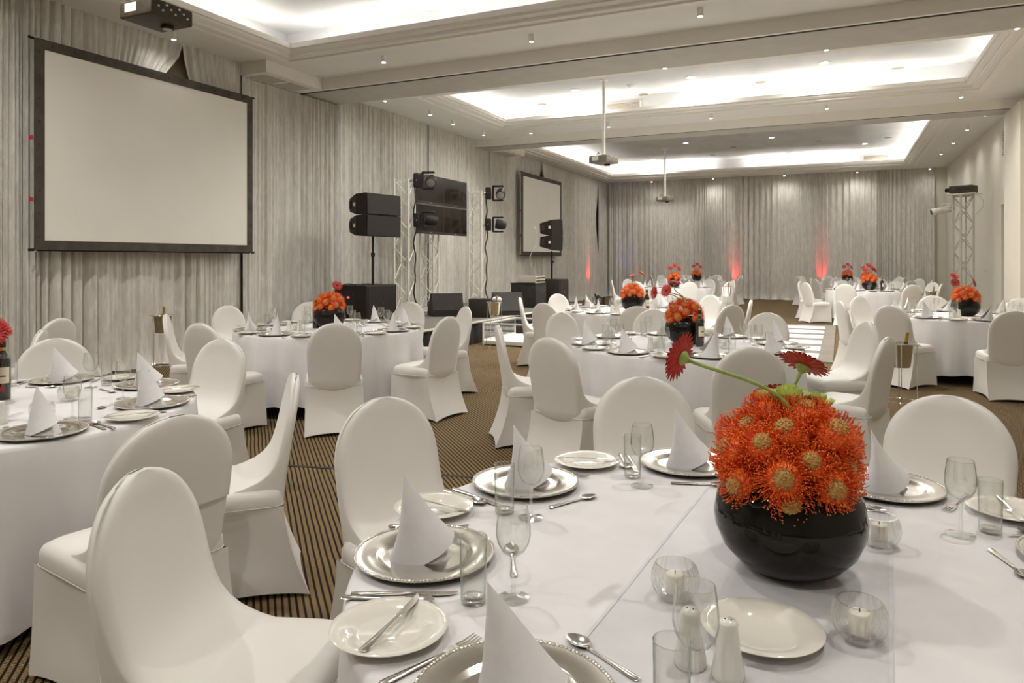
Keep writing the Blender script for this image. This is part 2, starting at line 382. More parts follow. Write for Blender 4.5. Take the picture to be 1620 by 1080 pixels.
for row, (pw, lst) in SOF.items():
    for i, (u, v) in enumerate(lst):
        p = px(u, v-1, HC-.1)
        p.x = max(p.x, XL+.45)
        if 'rear' in row: k_ = (YB-.62)/p.y; p.x *= k_; p.y *= k_
        if 9.6 < p.y < 10.95: p.y = 11.1
        if 16.2 < p.y < 17.3: p.y = 17.45
        o = stamp('downlight', [('housing', dl_can), ('lens', dl_len)], f'small white cylinder downlight {row}'+(f', {ORD[i]}' if len(lst) > 1 else ''), 'downlight', (p.x, p.y, HC), 0, 'cylinder downlights on the ceiling')
        spot(o, -.13, SPOT_W*pw*(.35 if p.x < -6 or p.x > 1.9 else 1))
for i, (u, v) in enumerate([(787, 172), (910, 142), (934, 157), (1093, 122), (1108, 140), (1304, 99), (1308, 120)]):
    p = px(u, v, SLAB)
    o = stamp('recessed_downlight', [('rim', dl_rim), ('lens', dl_big)], f'round recessed downlight in the middle ceiling tray, {ORD[i]}', 'downlight', (p.x, p.y, SLAB), 0, 'recessed downlights in the ceiling trays')
    spot(o, -.06, SPOT_W*.8)
p = px(333, 8, SLAB); o = stamp('recessed_downlight', [('rim', dl_rim), ('lens', dl_big)], 'round recessed downlight in the nearest tray by the hanging projector', 'downlight', (p.x, p.y, SLAB), 0, 'recessed downlights in the ceiling trays'); spot(o, -.06, SPOT_W*.5)
for i, (u, v) in enumerate([(1034, 252), (1085, 226), (1221, 217), (1368, 227)]):
    p = px(u, v, SLAB); p.y = min(max(p.y, 18.6), 25.6)
    o = stamp('recessed_downlight', [('rim', dl_rim), ('lens', dl_big)], f'round recessed downlight in the far ceiling tray, {ORD[i]}', 'downlight', (p.x, p.y, SLAB), 0, 'recessed downlights in the ceiling trays')
    spot(o, -.06, SPOT_W*.55)
for x in (-6, -2.7, .6):          # unseen downlights added in the tray overhead to brighten foreground and left wall
    for y in (-1.5, 3.0):
        o = stamp('recessed_downlight', [('rim', dl_rim), ('lens', dl_big)], f'added unseen round recessed downlight in the nearest tray overhead, {["left", "middle", "right"][(-6, -2.7, .6).index(x)]} of the {"front" if y > 0 else "rear"} row', 'downlight', (min(x, 1.6), y, SLAB), 0, 'recessed downlights in the ceiling trays')
        spot(o, -.06, SPOT_W*(1.35 if x < -5 else .72))
disc = MB().lathe([(.12, 0), (.12, -.01), (.10, -.014), (0.001, -.014)], 20).mesh('grille', 'grille_grey'); discr = MB().lathe([(.14, 0), (.14, -.008), (.118, -.012), (.118, 0)], 20).mesh('rim', 'trim_white')
for i, (u, v) in enumerate([(857, 164), (1018, 149), (1203, 129), (1420, 107)]):
    p = px(u, v, SLAB); stamp('ceiling_speaker', [('rim', discr), ('grille', disc)], f'flat round ceiling speaker in the middle ceiling tray, {ORD[i]}', 'speaker', (p.x, p.y, SLAB), 0, 'ceiling speakers in the middle tray')
for i, (u, v) in enumerate([(1128, 245), (1160, 232), (1247, 242), (1295, 222), (1395, 236), (1405, 217)]):
    p = px(u, v, SLAB); stamp('ceiling_speaker', [('rim', discr), ('grille', disc)], f'flat round ceiling speaker in the far ceiling tray, {ORD[i]}', 'speaker', (p.x, p.y, SLAB), 0, 'ceiling speakers in the far tray')
p = px(996, 134, SLAB)
sd = thing('smoke_detector', 'small white smoke detector beside the projector pole in the middle tray', 'detector', (p.x, p.y, SLAB))
MB().lathe([(.06, 0), (.06, -.02), (.045, -.035), (.001, -.035)], 18).build('base', 'trim_white', sd); MB().lathe([(.03, -.035), (.025, -.06), (.001, -.06)], 16).build('sensor', 'trim_white', sd)
for (u, v, t, lb) in [(986, 178, 1, 'slatted air vent in the back lip of the middle ceiling tray'), (1386, 254, 2, 'slatted air vent in the back lip of the far ceiling tray')]:
    yy = TRAYS[t][3]+.55; zc = HC+.33
    a = (u-810)/F; z = yy/(a*SY+CY); x = z*(a*CY-SY)
    vt = thing('air_vent', lb, 'vent', (x, yy, zc))
    MB().bb(-.4, .4, .0, .03, -.09, .09).build('frame', 'trim_white', vt, 0)
    sl = MB().bb(-.37, .37, -.012, 0, -.006, .006).mesh('louvre', 'grille_grey', 0)
    for i in range(6): ob('louvre', sl, vt, (0, 0, -.066+i*.026))

# ------------------------------------------------------------------ curtains
def curtain(p, q, nrm, z0, z1, label, g0=None, g1=None, amp=.062, seed=0, top_amp=.75, per=.14, group='silver velvet drapes'):
    """pleated panel from p to q (xy); g0/g1: functions of height giving how far each side edge is pulled in"""
    rnd = random.Random(seed); p, q = Vector(p), Vector(q); L = (q-p).length; d = (q-p)/L; n = Vector(nrm)
    cols = int(L/.016)+2; mb = MB(); hs = [0, .03, .1, .25, .5, .9, 1.4, 2.0, 2.6, 3.2, 3.6, 3.85, 4.05, 4.3, z1] ; hs = [h+z0 for h in hs if h < z1-z0-.02]+[z1]
    ph = [rnd.uniform(0, 6.28) for _ in range(8)]; rows = []
    # irregular pleat phase
    phase = 0; phs = []
    for j in range(cols):
        s = j/(cols-1)*L
        phase += 2*PI/(per*(1+.45*math.sin(s*1.7+ph[0])+.25*math.sin(s*4.1+ph[1])))*(L/(cols-1)); phs.append(phase)
    for h in hs:
        row = []; t = (h-z0)/(z1-z0); a0 = g0(h) if g0 else 0; a1 = g1(h) if g1 else 0
        for j in range(cols):
            f = j/(cols-1); s = f*L; q0 = max(0, 1-s/1.3); q1 = max(0, 1-(L-s)/1.3); s += a0*q0**1.5-a1*q1**1.5
            k = .55+.45*math.sin(f*L*2.3+ph[2]+.4*t)
            sn = math.sin(phs[j]+.12*math.sin(3*t+ph[3])); sh = 1-2*abs(sn)**.75 if sn < 0 else 1-.35*sn
            yv = amp*((.6*sn+.4*sh)*k*(top_amp*t+(1-t))+.6*math.sin(phs[j]*.29+ph[4]+.3*t)*(1-.5*t)+.22*math.sin(phs[j]*2.1+ph[5]))
            if h < z0+.12: yv += (.12-(h-z0))*.5*(1+.6*math.sin(phs[j]*.5))
            c = p+d*s+n*(yv+.09)
            row.append((c.x, c.y, h+(.012*math.sin(phs[j]*.31) if h == z0 else 0)))
        rows.append(row)
    mb.loft(rows, closed=False)
    return tag(mb.build('curtain', 'velvet', None, 180), label, 'curtain', group)
def tri(top, lo, wd):      # a parting that starts at height top and is widest at lo, then closes
    return lambda h: max(0, min((top-h)/(top-lo), 1))*wd if h > lo else wd*max(0, 1-(lo-h)/1.6)
cx = XL+.02
curtain((cx, YF+.1), (cx, 2.2), (1, 0), .01, HC, 'grey velvet drape on the left wall, nearest panel of all', seed=1)
curtain((cx, 2.2), (cx, 7.29), (1, 0), .01, HC, 'grey velvet drape behind the left half of the large screen', g1=tri(4.40, 3.7, .55), seed=2, per=.16)
curtain((cx, 7.29), (cx, 8.42), (1, 0), .01, HC, 'narrow grey velvet drape behind the right edge of the large screen', g0=tri(4.40, 3.7, .22), seed=3, per=.12)
curtain((cx, 8.4), (cx, 10.75), (1, 0), .01, HB-.01, 'grey velvet drape hanging under the nearest ceiling beam', seed=4, per=.11)
curtain((cx-.02, 10.8), (cx-.02, 14.0), (1, 0), .01, HC, 'grey velvet drape behind the left loudspeaker and truss', seed=5, per=.12)
curtain((cx-.02, 14.0), (cx-.02, 17.1), (1, 0), .01, HC, 'grey velvet drape between stage truss and the smaller screen', seed=6, per=.12)
curtain((cx, 17.1), (cx, 18.3), (1, 0), .01, HB-.01, 'narrow grey velvet drape just left of the smaller screen', seed=17, per=.12)
curtain((cx, 18.3), (cx, 20.7), (1, 0), .01, HC, 'grey velvet drape behind the left half of the smaller screen', g1=tri(4.4, 3.8, .3), seed=7, per=.12)
curtain((cx, 20.7), (cx, 26.5), (1, 0), .01, HC, 'grey velvet drape between the smaller screen and the rear corner', g0=tri(4.4, 3.8, .3), g1=tri(4.3, 3.0, .45), seed=8, per=.12)
curtain((cx, 26.5), (cx, YB-.02), (1, 0), .01, HC, 'narrow grey velvet drape filling the rear left corner', g0=tri(4.3, 3.0, .05), seed=9, per=.12)
cy = YB-.02
xs = [XL+.26, -6.2, -3.4, -.6, 1.2, 2.85]
lbs = ['grey velvet drape on the rear wall beside the left corner', 'grey velvet drape on the rear wall behind the two farthest centre bouquets', 'grey velvet drape in the middle of the rear wall', 'grey velvet drape on the rear wall behind the farthest right tables', 'grey velvet drape at the right end of the rear wall']
for i in range(5): curtain((xs[i], cy), (xs[i+1], cy), (0, -1), .01, HC, lbs[i], seed=20+i, per=.15, amp=.055)

# ------------------------------------------------------------------ projection screens
def screen(y0, y1, z0, z1, x, label):
    t = thing('projection_screen', label, 'screen', (x, (y0+y1)/2, z0)); w_, h = y1-y0, z1-z0; b = .11
    MB().bb(-.012, 0, -w_/2+b, w_/2-b, b, h-b).build('projection_fabric', 'screen_fabric', t, 0)
    fr = MB()
    for a, c, e, g in ((-w_/2, w_/2, 0, b), (-w_/2, w_/2, h-b, h), (-w_/2, -w_/2+b, b, h-b), (w_/2-b, w_/2, b, h-b)):
        MB().bb(-.016, .006, a, c, e, g).build('border', 'screen_border', t, 0)
    for s in (-1, 1): MB().cyl((-.03, s*(w_/2-.02), -.02), (-.03, s*(w_/2-.02), h+.02), .016, 8).build('frame_tube', 'alu', t)
    for zz in (0, h): MB().cyl((-.03, -w_/2-.05, zz), (-.03, w_/2+.06, zz), .016, 8).build('frame_tube', 'black_plastic', t)
    st = MB().cyl((.006, 0, 0), (.011, 0, 0), .012, 8).mesh('eyelet', 'dark')
    for i in range(9):
        for s in (-1, 1): ob('eyelet', st, t, (0, s*(w_/2-.05), .15+i*(h-.3)/8))
    for i in range(12): ob('eyelet', st, t, (0, -w_/2+.2+i*(w_-.4)/11, h-.05))
    for s in (-1, 1): MB().cyl((-.03, s*w_*.4, h), (-.03, s*w_*.4, HB-.03), .003, 5).build('suspension_wire', 'steel', t)
    for zz in (.55, 1.25): MB().bb(-.05, -.01, -w_/2-.035, -w_/2-.012, zz, zz+.045).build('clip', 'red_paint', t, 0)
    return t
screen(5.1, 8.4, 1.565, 3.97, -8.3, 'large blank white projection screen with black border on left wall')
screen(18.7, 21.9, 1.585, 3.98, -8.3, 'smaller-looking blank white projection screen far down the left wall')

# ------------------------------------------------------------------ stage and dance floor
SZ = .40; SX0, SX1, SY0, SY1 = -8.35, -5.7, 7.9, 16.4
st = thing('stage', 'low black stage platform against the draped left wall', 'stage', (0, 0, 0))
MB().bb(SX0, SX1, SY0, SY1, SZ-.05, SZ).build('deck', 'stage_carpet', st, 0)
for (x0, y0, x1, y1) in ((SX1-.04, SY0+.02, SX1-.04, SY1-.02), (SX0, SY0+.04, SX1-.04, SY0+.04), (SX0, SY1-.04, SX1-.04, SY1-.04)):
    L = math.hypot(x1-x0, y1-y0); n = int(L/.04); rows = []
    for h in (.005, .1, .2, SZ-.05):
        rows.append([(x0+(x1-x0)*j/n+.018*math.sin(j*.9)*(1 if y0 != y1 else 0), y0+(y1-y0)*j/n+.018*math.sin(j*.9)*(0 if y0 != y1 else 1), h) for j in range(n+1)])
    MB().loft(rows, closed=False).build('skirt', 'stage_skirt', st, 180)
MB().bb(SX1, SX1+.015, SY0, SY1, SZ-.03, SZ-.001).build('edge_trim', 'alu', st, 0)
MB().bb(SX0, SX1, SY0-.015, SY0, SZ-.03, SZ-.001).build('edge_trim', 'alu', st, 0)
df = thing('dance_floor', 'glossy dance floor with alternating white and grey stripes', 'dance floor', (0, 0, 0))
DX0, DX1 = -5.55, -.1; yy = 10.95; k = 0
bd = [(.35, 'dance_grey'), (.62, 'dance_white')]
while yy < 17.0:
    wd, mm = bd[k % 2]; e = min(yy+wd, 17.2)
    MB().bb(DX0, DX1-(.2 if mm == 'dance_white' else 0), yy+.004, e-.004, 0, .018).build('stripe', mm, df, 0)
    if mm == 'dance_white': MB().bb(DX1-.196, DX1, yy+.004, e-.004, 0, .018).build('edge_panel', 'dance_grey', df, 0)
    yy = e; k += 1
# clear acrylic step unit before the stage
p = px(790, 545, 0)
ac = thing('acrylic_step', 'clear acrylic step box with white edges in front of the stage', 'step', (-5.12, 11.5, 0))
for (z, m_) in ((.36, 'acrylic'),): MB().bb(-.4, .4, -.65, .65, z, z+.012).build('top_sheet', m_, ac, 0)
e = MB().bb(-.42, .42, -.012, .012, -.012, .012).mesh('edge_rail', 'trim_white', 0); e2 = MB().bb(-.012, .012, -.66, .66, -.012, .012).mesh('edge_rail', 'trim_white', 0); e3 = MB().bb(-.012, .012, -.012, .012, 0, .36).mesh('corner_post', 'trim_white', 0)
for sgn in (-1, 1):
    ob('edge_rail', e, ac, (0, sgn*.65, .37)); ob('edge_rail', e2, ac, (sgn*.41, 0, .37)); ob('edge_rail', e2, ac, (sgn*.41, 0, .09))
    for s2 in (-1, 1): ob('corner_post', e3, ac, (sgn*.41, s2*.65, 0))
    MB().bb(sgn*.405-.004, sgn*.405+.004, -.64, .64, .1, .355).build('side_sheet', 'acrylic', ac, 0)
MB().bb(-.4, .4, -.64, .64, .02, .08).build('base_plinth', 'trim_white', ac, 0)

# ------------------------------------------------------------------ trusses
ALU = 'alu'
TS = .29
chordm = {}
def truss(x, y, z0, h, rz, label, group='aluminium lighting trusses'):
    t = thing('lighting_truss', label, 'truss', (x, y, z0), rz, group)
    key = round(h, 3)
    if key not in chordm:
        chordm[key] = MB().cyl((0, 0, 0), (0, 0, h), .022, 10).mesh('chord', ALU)
    n = int((h-.1)/TS); step = (h-.06)/n; s = TS/2
    for sx in (-1, 1):
        for sy in (-1, 1): ob('chord', chordm[key], t, (sx*s, sy*s, 0))
    bkey = ('b', key)
    if bkey not in chordm:
        chordm[bkey] = [MB().cyl((-s*sg, 0, 0), (s*sg, 0, step), .0095, 6).mesh('brace', ALU) for sg in (1, -1)]
        chordm[('h',)] = MB().cyl((-s, 0, 0), (s, 0, 0), .012, 6).mesh('rung', ALU)
        chordm[('p',)] = MB().bb(-.3, .3, -.3, .3, 0, .012).mesh('base_plate', ALU, 0)
    for i in range(n):
        for f, (ox, oy, a) in enumerate(((0, -s, 0), (0, s, 0), (-s, 0, PI/2), (s, 0, PI/2))):
            ob('brace', chordm[bkey][(i+f) % 2], t, (ox, oy, .03+i*step), a)
    for zz in (.04, h-.03):
        for (ox, oy, a) in ((0, -s, 0), (0, s, 0), (-s, 0, PI/2), (s, 0, PI/2)): ob('rung', chordm[('h',)], t, (ox, oy, zz), a)
    ob('base_plate', chordm[('p',)], t)
    return t
TA = cw((640-810)/F*13.55, 13.55); TB = (-7.75, 12.75); TC = cw((755-810)/F*15.6, 15.6)
ta = truss(*TA, SZ, 2.58, .15, 'tall aluminium truss tower left of the wall of four televisions')
tb = truss(*TB, SZ, 2.45, .15, 'aluminium truss tower carrying the four televisions')
tc_ = truss(*TC, SZ, 2.55, .15, 'tall aluminium truss tower right of the wall of four televisions')
TD = cw((1524-810)/F*16.6, 16.6)
chordm.clear(); ALU = 'alu_darkened'
td = truss(*TD, 0, 2.96, .42, 'darkened grey truss tower standing by the cream right wall')
for (x, y), hh, lb in ((TA, 2.5, 'black cable bundle running down the left truss tower'), (TC, 2.4, 'black cable bundle running down the right truss tower')):
    pts = [(x+.2+.02*math.sin(i*1.3), y+.05+.03*math.sin(i*.9), SZ+.02+i*hh/24) for i in range(25)]
    tag(MB().tube(pts, .014, 6).build('cable', 'cable', None, 60), lb, 'cable')
# ------------------------------------------------------------------ televisions
TVX = -7.42
for iy in range(2):
    for iz in range(2):
        yc = 11.75+.503+iy*1.006; zb = 1.965+iz*.59
        t = thing('television', f"black switched-off television, {['lower', 'upper'][iz]} {['left', 'right'][iy]} of the four-panel wall", 'television', (TVX, yc, zb), 0, 'televisions of the video wall')
        MB().bb(-.06, 0, -.5, .5, 0, .575).build('housing', 'bezel', t, 0)
        MB().bb(0, .004, -.485, .485, .05, .56).build('display', 'tv_black', t, 0)
        for (a, c, e, g) in ((-.5, .5, 0, .05), (-.5, .5, .56, .575), (-.5, -.485, .05, .56), (.485, .5, .05, .56)): MB().bb(0, .007, a, c, e, g).build('bezel', 'bezel', t, 0)
        MB().bb(-.06, .004, -.5, .5, .575, .583).build('top_edge', 'tv_edge', t, 0)
        MB().bb(.007, .009, -.035, .035, .016, .034).build('maker_plate', 'lens_glass', t, 0)
        MB().bb(-.16, -.06, -.15, .15, .2, .38).build('wall_bracket', 'black_plastic', t, 0)

# ------------------------------------------------------------------ moving heads
mh_base = MB().rbox((0, 0, .06), (.26, .2, .12), .02).mesh('base', 'black_plastic')
def yk():
    m = MB(); m.box((0, 0, .16), (.3, .1, .04)); m.rbox((-.155, 0, .27), (.035, .12, .24), .015); m.rbox((.155, 0, .27), (.035, .12, .24), .015); return m.mesh('yoke', 'black_plastic')
mh_yoke = yk()
mh_head = MB().lathe([(.001, -.13), (.07, -.12), (.095, -.06), (.105, .02), (.105, .1), (.095, .115), (.085, .115)], 20, RX(PI/2)).mesh('head', 'black_plastic')
mh_lens = MB().lathe([(.085, .112), (.05, .12), (.001, .122)], 20, RX(PI/2)).mesh('lens', 'lens_glass')
led = MB().sphere((0, 0, 0), .011, 6, 4).mesh('led', 'lamp_glow')
mh_clamp = MB().cyl((0, 0, 0), (0, 0, -.1), .03, 8).mesh('clamp', 'steel')
mh_dot = MB().sphere((0, -.1, .06), .007, 6, 4).mesh('indicator', 'blue_glow')
def moving_head(loc, rot, head_rot, label, leds=True):
    t = thing('moving_head_light', label, 'stage light', loc, 0, 'moving head stage lights'); t.rotation_euler = rot
    ob('base', mh_base, t); ob('yoke', mh_yoke, t); ob('indicator', mh_dot, t); ob('clamp', mh_clamp, t)
    h = ob('head', mh_head, t, (0, 0, .33)); h.rotation_euler = head_rot; l = ob('lens', mh_lens, h)
    return t
ax, ay = TA; cx2, cy2 = TC
# mounted sideways on the towers (base against the truss, yoke pointing along the stage)
out = (0, math.radians(90), math.radians(22))
for (x, y, z, hr, lb) in ((ax+.17, ay+.07, 2.95, (0, math.radians(-60), .5), 'black moving head light clamped high on the left truss tower'), (ax+.17, ay+.07, 2.2, (1.4, .2, 0), 'black moving head light clamped lower on the left truss tower'),
                       (cx2+.17, cy2+.07, 2.9, (0, math.radians(-60), .5), 'black moving head light clamped high on the right truss tower'), (cx2+.17, cy2+.07, 2.22, (1.4, .2, 0), 'black moving head light clamped lower on the right truss tower')):
    moving_head((x, y, z), out, hr, lb)
p = px(908, 492, .0); moving_head((-6.3, 19.6, 0), (0, 0, .5), (.3, 0, 0), 'black moving head light standing on the floor past the stage')

# ------------------------------------------------------------------ loudspeakers
def wedge_box(front, back, dep, hf, hb):   # trapezoid line-array cabinet: front face +x, taller at the front
    m = MB(); f, b_ = front/2, back/2
    vs = [(0, -f, -hf/2), (0, f, -hf/2), (0, f, hf/2), (0, -f, hf/2), (-dep*.45, -f, -hf/2*.95), (-dep*.45, f, -hf/2*.95), (-dep*.45, f, hf/2*.95), (-dep*.45, -f, hf/2*.95), (-dep, -b_, -hb/2), (-dep, b_, -hb/2), (-dep, b_, hb/2), (-dep, -b_, hb/2)]
    return m.add(vs, [(0, 1, 2, 3), (4, 0, 3, 7), (1, 5, 6, 2), (3, 2, 6, 7), (1, 0, 4, 5), (8, 4, 7, 11), (5, 9, 10, 6), (7, 6, 10, 11), (5, 4, 8, 9), (9, 8, 11, 10)])
la_body = wedge_box(.86, .60, .5, .36, .22).mesh('cabinet', 'speaker_black', 0)
la_grille = MB().bb(0, .02, -.41, .41, -.165, .165).mesh('grille', 'black_plastic', 0)
la_badge = MB().bb(-.30, -.24, -.42, -.4165, -.03, .03).mesh('badge', 'rack_metal', 0)
la_hand = MB().bb(-.46, -.40, -.352, -.32, -.07, .07).mesh('handle', 'dark', 0)
def array_pair(x, y, ztop, face, labs, tilt=.05):
    for i in range(2):
        t = thing('line_array_loudspeaker', labs[i], 'loudspeaker', (x, y, ztop-.19-i*.366), face, 'line array loudspeakers')
        t.rotation_euler = (0, (-tilt if i == 0 else tilt), face)
        ob('cabinet', la_body, t); ob('grille', la_grille, t)
        for s in (1, -1):
            b1 = ob('badge', la_badge, t, (0, 0 if s == 1 else .8365, 0)); h1 = ob('handle', la_hand, t, (0, 0 if s == 1 else .672, 0))
def pole(x, y, z0, z1, label):
    t = thing('speaker_pole', label, 'stand', (x, y, z0), 0, 'loudspeaker poles')
    MB().cyl((0, 0, 0), (0, 0, (z1-z0)*.62), .024, 12).build('lower_tube', 'black_plastic', t); MB().cyl((0, 0, (z1-z0)*.6), (0, 0, z1-z0), .018, 12).build('upper_tube', 'black_plastic', t)
    MB().cyl((0, 0, (z1-z0)*.58), (0, 0, (z1-z0)*.66), .036, 12).build('collar', 'black_plastic', t); MB().cyl((0, -.03, (z1-z0)*.62), (.08, -.09, (z1-z0)*.62), .014, 8).build('clamp_knob', 'black_plastic', t)
def sub(x, y, z0, rz, label, wd=.6, hh=.6, dp=.68, port=True):
    t = thing('subwoofer', label, 'loudspeaker', (x, y, z0), rz, 'subwoofers')
    MB().rbox((-dp/2, 0, hh/2), (dp, wd, hh), .02).build('cabinet', 'speaker_black', t, 40)
    MB().bb(0, .012, -wd/2+.03, wd/2-.03, .03, hh-.03).build('grille', 'black_plastic', t, 0)
    MB().bb(.012, .015, -.035, .035, hh*.5-.03, hh*.5+.03).build('badge', 'bezel', t, 0)
    if port:
        MB().bb(-.46, -.24, -wd/2-.004, -wd/2+.01, .25, hh-.08).build('amplifier_panel', 'dark', t, 0)
        MB().bb(-.40, -.36, -wd/2-.008, -wd/2, .40, .425).build('power_light', 'red_glow', t, 0)
# left rig
P1 = cw((590-810)/F*12.3, 12.3)
LF = math.radians(-8)
array_pair(P1[0]+.22, P1[1], 2.58, LF, ['upper cabinet of the black line-array pair on the left pole', 'lower cabinet of the black line-array pair on the left pole'], .02)
S1 = cw((580-810)/F*12.0, 12.0)
sub(S1[0], S1[1]+.45, SZ, 0, 'wide black subwoofer with small red light under the left pole', wd=.89, hh=.62, dp=.68)
pole(P1[0], P1[1], SZ+.62, 1.86, 'black pole holding the left pair of loudspeakers')
tag(MB().tube([(P1[0]+.1*math.cos(i*.5)-.4+i*.02, P1[1]-.55+i*.035, SZ+.605+.04*abs(math.sin(i*.6))) for i in range(16)], .008, 6).build('cable', 'cable', None, 60), 'black cable looping over the left subwoofer', 'cable')
# right rig
ZR = 16.9; P2 = cw((873-810)/F*ZR, ZR)
RF = math.radians(20)
array_pair(P2[0]+.25, P2[1], 2.40, RF, ['upper cabinet of the black line-array pair before the smaller screen', 'lower cabinet of the black line-array pair before the smaller screen'])
pole(P2[0], P2[1], .98, 1.66, 'black pole holding the loudspeakers before the smaller screen')
sub(P2[0]+.3, P2[1]+.02, SZ, 0, 'black subwoofer under the pole before the smaller screen', port=False)
ctl = cw((843-810)/F*16.0, 16.0)
ck = thing('equipment_case', 'black draped equipment case beside the right subwoofer', 'case', (ctl[0]-.1, ctl[1], SZ)); MB().rbox((0, 0, .26), (.6, .62, .52), .015).build('body', 'stage_skirt', ck); MB().bb(-.31, .31, -.32, .32, .52, .54).build('lid', 'black_plastic', ck, 0)
rk = thing('amplifier', 'silver rack amplifier with knobs on the black equipment case', 'amplifier', (ctl[0]-.05, ctl[1], SZ+.54))
MB().bb(-.22, .22, -.26, .26, .01, .15).build('chassis', 'rack_metal', rk, 0)
MB().bb(.22, .232, -.28, .28, 0, .16).build('front_panel', 'rack_metal', rk, 0)
kn = MB().cyl((.232, 0, 0), (.25, 0, 0), .016, 8).mesh('knob', 'black_plastic')
for i in range(7):
    for j in range(2): ob('knob', kn, rk, (0, -.22+i*.073, .045+j*.065))
tag(MB().tube([(P2[0]-.34+.12*math.sin(i*.5), P2[1]-.25-.1*math.sin(i*.33), 1.008+1.22*(1-i/14)) for i in range(15)], .008, 6).build('cable', 'white_cable', None, 60), 'pale cable loop hanging from the loudspeakers before the smaller screen', 'cable')
# floor monitors and flight case on the stage
def monitor(x, y, z0, rz, label, tilt=0):
    t = thing('stage_monitor', label, 'loudspeaker', (x, y, z0), rz, 'wedge monitors on the stage')
    prof = [(.30, 0), (.30, .06), (-.02, .42), (-.16, .42), (-.28, .12), (-.28, 0)]
    m = MB(); m.loft([[(a, -.29, c) for a, c in prof], [(a, .29, c) for a, c in prof]], True, True); m.build('cabinet', 'speaker_black', t, 0)
    m = MB(); n = Vector((.36, 0, .32)).normalized()*.012; q = [(.29, -.26, .075), (.29, .26, .075), (-.01, .26, .41), (-.01, -.26, .41)]
    m.add([tuple(Vector(v)+n*.1) for v in q]+[tuple(Vector(v)+n) for v in q], [(4, 5, 6, 7), (0, 1, 5, 4), (1, 2, 6, 5), (2, 3, 7, 6), (3, 0, 4, 7)]).build('grille', 'black_plastic', t, 0)
    MB().bb(-.12, 0, -.294, -.288, .17, .25).build('handle', 'dark', t, 0)
    return t
m1 = px(712, 499, SZ); monitor(m1.x-.1, m1.y, SZ, 2.3, 'black wedge monitor tilted up alone in the middle of the stage')
m2 = px(818, 498, SZ); monitor(m2.x-.25, m2.y+.1, SZ, -1.0, 'black wedge monitor at the right end of the stage')
m3 = px(773, 503, SZ)
fc = thing('slotted_case', 'small black slotted case on stage behind the ice bucket', 'case', (m3.x-.25, m3.y+.15, SZ), .4)
MB().rbox((0, 0, .17), (.4, .34, .34), .012).build('body', 'speaker_black', fc)
sl = MB().bb(.2, .206, -.13, .13, 0, .012).mesh('slot', 'dark', 0)
for i in range(8): ob('slot', sl, fc, (0, 0, .05+i*.03))

# ------------------------------------------------------------------ projectors
def projector(loc, rz, zc, label, m_, drop, big=True, tilt=0):
    t = thing('projector', label, 'projector', loc, rz); t.rotation_euler = (0, tilt, rz)
    MB().rbox((0, 0, 0), (.46, .42, .15), .018).build('body', m_, t, 40)
    MB().bb(.229, .233, -.13, .02, -.03, .05).build('lens_window', 'screen_fabric', t, 0)
    MB().cyl((-.1, .02, -.07), (-.1, .02, -.105), .06, 18).build('lens_barrel', 'black_plastic', t); MB().cyl((-.1, .02, -.104), (-.1, .02, -.108), .045, 18).build('lens', 'lens_dark', t)
    for i in range(8): MB().cyl((-.16+i*.045, .21, -.02+.03*(i % 3)), (-.16+i*.045, .222, -.02+.03*(i % 3)), .010, 8).build('socket', 'rack_metal', t)
    sl = MB().bb(-.15, .15, -.2125, -.2105, -.004, .004).mesh('vent_slot', 'dark', 0)
    for i in range(6): ob('vent_slot', sl, t, (0, 0, -.045+i*.018))
    MB().bb(-.14, .14, -.13, .13, .075, .092).build('mount_plate', 'trim_white', t, 0)
    rod = MB(); rod.cyl((0, 0, .09), (0, 0, drop), .03 if drop > 1 else .028, 14); rod.build('mount_pole', 'trim_white', t)
    MB().lathe([(.001, drop-.03), (.09, drop-.03), (.1, drop)], 20).build('ceiling_flange', 'trim_white', t)
    for s in (0, 1):
        MB().tube([(-.1+.03*i+.02*s, -.1-.03*math.sin(i*.5+s), .09+.06*math.sin(i*.45)+.02*s) for i in range(9)], .006, 6).build('cable', 'cable', t, 60)
    return t
qx, qy = cw(-3.32, 6.68); projector((qx, qy, 3.735), math.radians(-90), 0, 'dark projector hanging near the camera above the large screen', 'projector_shell', SLAB-3.735)
q = pz(955, 253, 14.4); projector((q.x, q.y, q.z), math.radians(-105), 0, 'grey projector on a long white pole in the middle tray', 'projector_grey', SLAB-q.z)
q = pz(1052, 315, 23.4); projector((q.x, q.y, q.z), math.radians(-105), 0, 'grey projector on a long white pole in the far tray', 'projector_grey', SLAB-q.z)
# kit on the right-hand truss
t = thing('projector', 'dark flat projector box lying on top of the right-wall truss', 'projector', (TD[0], TD[1], 2.985), math.radians(60))
MB().bb(-.2, .2, -.3, .3, -.02, 0).build('shelf', 'alu', t, 0); MB().rbox((0, 0, .1), (.32, .5, .17), .02).build('body', 'projector_shell', t, 40); MB().cyl((-.05, .24, .1), (-.05, .36, .1), .05, 14).build('lens_barrel', 'black_plastic', t)
MB().bb(-.162, -.158, -.2, .1, .06, .14).build('vent', 'dark', t, 0)
t = thing('profile_spotlight', 'silver tubular spotlight clamped to the left of the right-wall truss', 'spotlight', (TD[0]-.42, TD[1]+.22, 2.62), 0)
MB().lathe([(.001, -.3), (.05, -.3), (.08, -.24), (.08, -.05), (.075, -.04), (.075, .1), (.09, .12), (.09, .24), (.075, .24), (.07, .2)], 20, Matrix.Rotation(math.radians(200), 4, 'Z') @ RY(PI/2+.2)).build('barrel', 'alu', t, 40)
MB().lathe([(.072, .22), (.001, .225)], 20, Matrix.Rotation(math.radians(200), 4, 'Z') @ RY(PI/2+.2)).build('lens', 'lens_dark', t)
